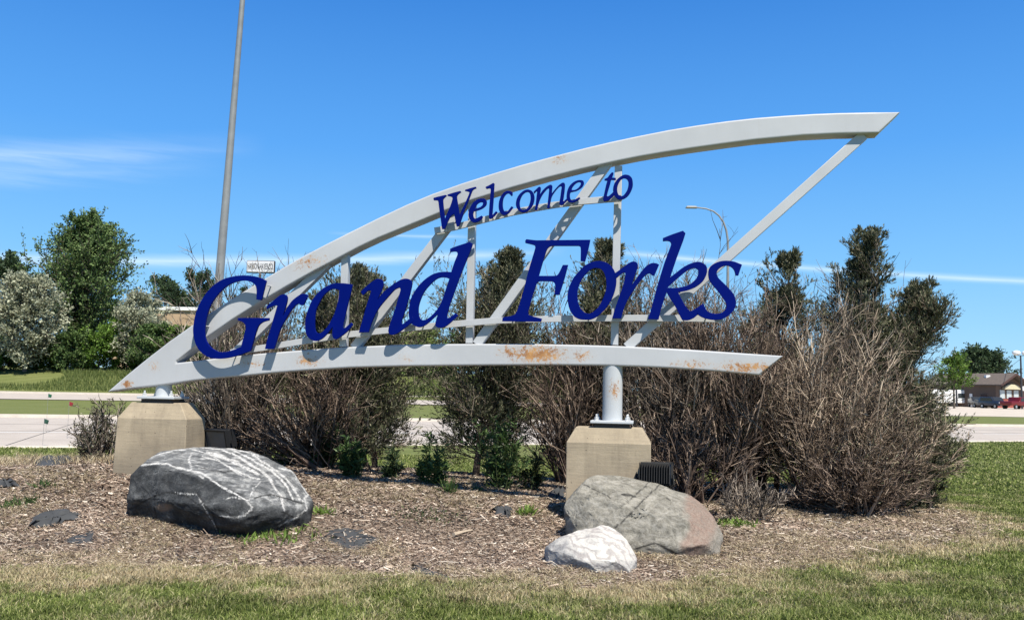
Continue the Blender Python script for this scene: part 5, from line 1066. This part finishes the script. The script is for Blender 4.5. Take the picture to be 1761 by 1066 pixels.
# distant shop sign
Ys = 110.0; tl, tr_, bl = at(425, 448.5, Ys), at(472, 446.5, Ys), at(425, 468, Ys); cx = (tl + tr_) / 2; wS = (tr_ - tl).length; hS = tl.z - bl.z; cz = (tl.z + bl.z) / 2
g0 = Vector((cx.x, Ys, H1(cx.x, Ys))); e = empty('roadside_sign', g0, 'distant white roadside sign board on a dark post, left of the arch', 'sign')
MB().tube([g0, Vector((cx.x, Ys, cz - hS / 2))], 0.16, 8).build('post', M_dkpole, e)
MB().box((cx.x, Ys + 0.2, cz), (wS + 0.16, 0.36, hS + 0.16)).build('cabinet', M_dkpole, e, bevel=0.12)
MB().box((cx.x - 0.02, Ys - 0.02, cz), (wS - 0.05, 0.1, hS - 0.05)).build('face', plain("sign_face", (0.66, 0.66, 0.68), 0.5, var=0.05), e, bevel=0.04)
tx = bpy.data.curves.new('t', 'FONT'); tx.body = "HANSON-HAYES CO."; tx.size = 1.0; tx.align_x = 'CENTER'; tx.align_y = 'CENTER'; tx.extrude = 0.01
to = bpy.data.objects.new('t', tx); COL.objects.link(to); dg = bpy.context.evaluated_depsgraph_get(); dg.update(); me = bpy.data.meshes.new_from_object(to.evaluated_get(dg)); bpy.data.objects.remove(to)
xs = [v.co.x for v in me.vertices]; ys = [v.co.y for v in me.vertices]; sx = wS * 0.93 / (max(xs) - min(xs)); sy = hS * 0.50 / (max(ys) - min(ys))
me.transform(Matrix(((sx, 0, 0, cx.x - g0.x), (0, 0, 1, -0.085), (0, sy, 0, cz - g0.z), (0, 0, 0, 1)))); me.materials.clear(); me.materials.append(plain("sign_text", (0.02, 0.025, 0.03), 0.6)); me.name = 'lettering'
o = bpy.data.objects.new('lettering', me); COL.objects.link(o); o.parent = e; o['kind'] = 'stuff'

# ------------------------------------------------------------ buildings
M_tanwall = plain("tan_block_wall", (0.42, 0.30, 0.19), 0.9, var=0.12, scale=0.6); M_whtrim = plain("white_metal_trim", (0.78, 0.78, 0.77), 0.5, var=0.05)
Yb = 130.0; l = at(196, 560, Yb); r = at(352, 560, Yb); zt = at(300, 533, Yb).z; g0 = Vector((l.x, Yb, H1(l.x, Yb))); e = empty('warehouse', g0, 'low tan block building with a white flat roof edge behind the bushes, left', 'building')
MB().box(((l.x + r.x) / 2, Yb + 7, (g0.z + zt) / 2), (r.x - l.x, 14, zt - g0.z)).build('wall', M_tanwall, e); MB().box(((l.x + r.x) / 2, Yb + 7, zt + 0.2), (r.x - l.x + .6, 14.6, .5)).build('roof_edge', M_whtrim, e)
for k in range(5): MB().box((l.x + 1.5 + k * 2.6, Yb - 0.06, g0.z + 2.2), (1.4, .12, 1.6)).build('window', plain("dark_glass", (0.03, 0.035, 0.04), 0.15) if k == 0 else bpy.data.materials['dark_glass'], e)

C0 = at(1713, 686, 150); C0.z = 0; Ld = Vector((-0.485, 0.875, 0)); Gd = Vector((0.875, 0.485, 0)); Zu = Vector((0, 0, 1)); LW, GW, HW, HR = 13.0, 7.6, 3.9, 5.6
M_sid = plain("brown_siding", (0.13, 0.088, 0.066), 0.85, var=0.1, scale=1); M_shg = plain("brown_shingles", (0.11, 0.088, 0.075), 0.9, var=0.2, scale=3); M_brk = plain("red_brick", (0.30, 0.075, 0.055), 0.85, var=0.2, scale=2); M_arch = plain("cream_arch", (0.55, 0.50, 0.34), 0.8)
M_glass = bpy.data.materials['dark_glass']; M_pale = plain("pale_window", (0.45, 0.50, 0.50), 0.3); M_brn = plain("dark_brown_trim", (0.07, 0.035, 0.028), 0.7)
e = empty('roadside_shop', C0, 'small brown shop with a shingled gable roof and red brick front, far right', 'building')
def Q(l_, g_, z_): return C0 + Ld * l_ + Gd * g_ + Zu * z_
mb = MB(); mb.prism([Q(0, 0, 0), Q(0, GW, 0), Q(0, GW, HW), Q(0, GW / 2, HR), Q(0, 0, HW)], Ld * LW); mb.build('wall', M_sid, e)
for s in (0, 1):
    g0_, g1_ = (-0.6, GW / 2) if s == 0 else (GW + 0.6, GW / 2); z0_, z1_ = HW - 0.15, HR + 0.14
    MB().prism([Q(-1.3, g0_, z0_), Q(-1.3, g1_, z1_), Q(-1.3, g1_, z1_ + .16), Q(-1.3, g0_, z0_ + .16)], Ld * (LW + 1.8)).build('roof', M_shg, e)
    MB().prism([Q(-1.32, g0_, z0_ - .2), Q(-1.32, g1_, z1_ - .2), Q(-1.32, g1_, z1_ + .12), Q(-1.32, g0_, z0_ + .12)], Ld * -.1).build('fascia', M_brn, e)
MB().prism([Q(-.06, .1, 0), Q(-.06, GW - .1, 0), Q(-.06, GW - .1, 1.5), Q(-.06, .1, 1.5)], Ld * -.12).build('brick_skirt', M_brk, e)
arc_ = [Q(-.10, GW / 2 + 2.3 * math.cos(t_), 3.15 + 0.85 * math.sin(t_)) for t_ in np.linspace(0, math.pi, 10)]; MB().prism(arc_, Ld * -.5).build('arched_canopy', M_arch, e)
for g_ in (1.0, 2.9, 4.9): MB().prism([Q(-.02, g_, 1.6), Q(-.02, g_ + 1.3, 1.6), Q(-.02, g_ + 1.3, 3.0), Q(-.02, g_, 3.0)], Ld * -.08).build('window', M_pale, e)
MB().prism([Q(1.6, -.02, 0), Q(2.6, -.02, 0), Q(2.6, -.02, 2.2), Q(1.6, -.02, 2.2)], Gd * -.08).build('door', M_brn, e); MB().prism([Q(4.2, -.02, 0), Q(4.7, -.02, 0), Q(4.7, -.02, 2.3), Q(4.2, -.02, 2.3)], Gd * -.1).build('downpipe', M_whtrim, e)
MB().prism([Q(6, -.02, 1.2), Q(7.6, -.02, 1.2), Q(7.6, -.02, 2.5), Q(6, -.02, 2.5)], Gd * -.08).build('window', M_glass, e); MB().box(Q(3.0, 2.4, 5.2), (.7, .7, .7)).build('roof_vent', M_whtrim, e)
p = at(1741, 690, 178); g0 = Vector((p.x, p.y, 0)); e = empty('white_hall', g0, 'white metal hall with a pale gable roof at the right frame edge', 'building'); zt = at(1745, 652, 178).z
MB().prism([g0, g0 + Vector((16, 0, 0)), g0 + Vector((16, 0, zt * .6)), g0 + Vector((3, 0, zt)), g0 + Vector((0, 0, zt * .72))], (0, 12, 0)).build('wall', M_whtrim, e)
MB().prism([g0 + Vector((-.4, -.4, zt * .72)), g0 + Vector((3, -.4, zt + .1)), g0 + Vector((3, -.4, zt + .35)), g0 + Vector((-.4, -.4, zt * .72 + .25))], (0, 13, 0)).build('roof', M_whtrim, e)
MB().prism([g0 + Vector((3, -.4, zt + .1)), g0 + Vector((16.5, -.4, zt * .6)), g0 + Vector((16.5, -.4, zt * .6 + .25)), g0 + Vector((3, -.4, zt + .35))], (0, 13, 0)).build('roof', M_whtrim, e)
MB().box(g0 + Vector((2.2, -.05, 1.6)), (3.0, .1, 3.2)).build('door', M_brn, e)

# vehicles
M_tyre = plain("tyre_rubber", (0.02, 0.02, 0.02), 0.9); M_rim = plain("wheel_rim", (0.45, 0.45, 0.46), 0.35, 0.6); M_lamp = plain("lamp_lens", (0.75, 0.75, 0.72), 0.2); M_chrome = plain("bumper_grey", (0.16, 0.16, 0.17), 0.4, 0.4)
def car(px, Y, yaw, kind, colr, label, cat):
    b = at(px, 690, Y); b.z = 0.02; e = empty({'suv': 'parked_suv', 'car': 'parked_car', 'pickup': 'pickup_truck', 'trailer': 'white_trailer'}[kind], b, label, cat, 'vehicles parked in front of the brown shop' if kind != 'trailer' else None)
    M = Matrix.Rotation(yaw, 3, 'Z'); m = plain(label[:18].replace(' ', '_') + '_paint', colr, 0.3, 0.2, var=0.03, spec=0.6)
    def P(x, y, z): return b + M @ Vector((x, y, z))
    if kind == 'trailer':
        MB().box(P(0, 0, 1.75), (7.6, 2.4, 2.3), M).build('body', M_white, e, bevel=0.12); MB().box(P(2.2, -1.21, 1.9), (1.2, .05, .8), M).build('window', M_glass, e); MB().box(P(-1, -1.21, 1.6), (.8, .05, 1.8), M).build('door', M_whtrim, e)
        for x in (-.5, .5): MB().lathe(P(x, -1.1, .38), [(.38, -.12), (.38, .12)], 14, M @ Matrix.Rotation(R(90), 3, 'X')).build('wheel', M_tyre, e)
        return
    prof = {'suv': [(-2.35, .45), (-2.35, 1.0), (-2.25, 1.12), (-1.9, 1.72), (.55, 1.76), (1.15, 1.15), (2.2, 1.02), (2.35, .75), (2.35, .4)], 'car': [(-2.3, .4), (-2.3, .92), (-1.6, 1.02), (-1.0, 1.42), (.35, 1.45), (1.1, 1.0), (2.15, .86), (2.3, .6), (2.3, .35)],
            'pickup': [(-2.8, .55), (-2.8, 1.15), (-.75, 1.17), (-.65, 1.78), (.75, 1.8), (1.35, 1.2), (2.6, 1.08), (2.75, .8), (2.75, .5)]}[kind]
    w = 0.95; body = MB(); body.prism([P(x, -w, z) for x, z in prof], M @ Vector((0, 2 * w, 0))); body.build('body', m, e, bevel=0.07, smooth=40)
    zt = max(z for x, z in prof); zs = {'suv': 1.13, 'car': .98, 'pickup': 1.2}[kind]; xw = {'suv': (-1.85, .95), 'car': (-1.25, .8), 'pickup': (-.6, 1.1)}[kind]
    for s in (-1, 1): MB().prism([P(xw[0], s * (w - .04), zs), P(xw[1], s * (w - .04), zs), P(xw[1] - .45, s * (w - .04), zt - .12), P(xw[0] + .2, s * (w - .04), zt - .12)], M @ Vector((0, s * .07, 0))).build('side_window', M_glass, e)
    fx = {'suv': (1.14, .60), 'car': (1.06, .42), 'pickup': (1.34, .8)}[kind]; MB().prism([P(fx[0] + .03, -w + .12, zs + .04), P(fx[0] + .03, w - .12, zs + .04), P(fx[1] + .03, w - .16, zt - .05), P(fx[1] + .03, -w + .16, zt - .05)], M @ Vector((.03, 0, .03))).build('windscreen', M_glass, e)
    xe = prof[-1][0]
    for s in (-1, 1):
        MB().box(P(xe - .02, s * .68, .78), (.1, .36, .18), M).build('headlight', M_lamp, e)
        for x in (-1.4 if kind != 'pickup' else -1.75, 1.45 if kind != 'pickup' else 1.75):
            MR = M @ Matrix.Rotation(R(90), 3, 'X'); wo_ = MB().lathe(P(x, s * .87, .36), [(.36, -.12), (.36, .12)], 16, MR).build('wheel', M_tyre, e); rm = MB().lathe(P(x, s * .99, .36), [(.2, -.02), (.2, .02)], 10, MR).build('rim', M_rim, e)
            rm.parent = wo_
    MB().box(P(xe + .01, 0, .5), (.12, 1.7, .2), M).build('bumper', M_chrome, e)
car(1680, 150, R(-105), 'suv', (0.05, 0.052, 0.056), 'dark grey sport utility vehicle, leftmost of the vehicles before the shop', 'suv')
car(1692, 143, R(-98), 'car', (0.012, 0.013, 0.015), 'black car between the two dark sport utility vehicles', 'car')
car(1709, 138, R(-80), 'suv', (0.02, 0.03, 0.055), 'dark blue sport utility vehicle before the shop corner', 'suv')
car(1749, 135, R(28), 'pickup', (0.16, 0.012, 0.014), 'dark red pickup truck at the right frame edge', 'pickup truck')
car(1626, 156, R(4), 'trailer', (0.8, 0.8, 0.8), 'white trailer behind the young green street tree', 'trailer')

# utility marker flags stuck in the verge
def flag(px, py, Y, colr, label):
    p = at(px, py, Y); b = Vector((p.x, p.y, H1(p.x, p.y))); e = empty('marker_flag', b, label, 'marker flag', 'utility marker flags in the grass'); MB().tube([b, p + Vector((0, 0, .06))], .004, 4).build('wire', M_galv, e)
    MB().prism([p + Vector((0, 0, .06)), p + Vector((.10, .02, .02)), p + Vector((.075, .03, -.07)), p + Vector((0, 0, -.05))], (0, .004, 0)).build('flag', plain(label[:10].replace(' ', '_') + 'flag', colr, 0.6), e)
flag(83, 680, 27, (0.01, 0.10, 0.05), 'dark green marker flag farthest from the camera at the left')
flag(119, 694, 24, (0.24, 0.012, 0.02), 'red marker flag in the grass median at the left')
flag(76, 724, 21, (0.02, 0.07, 0.05), 'drooping dark green marker flag before the near road')
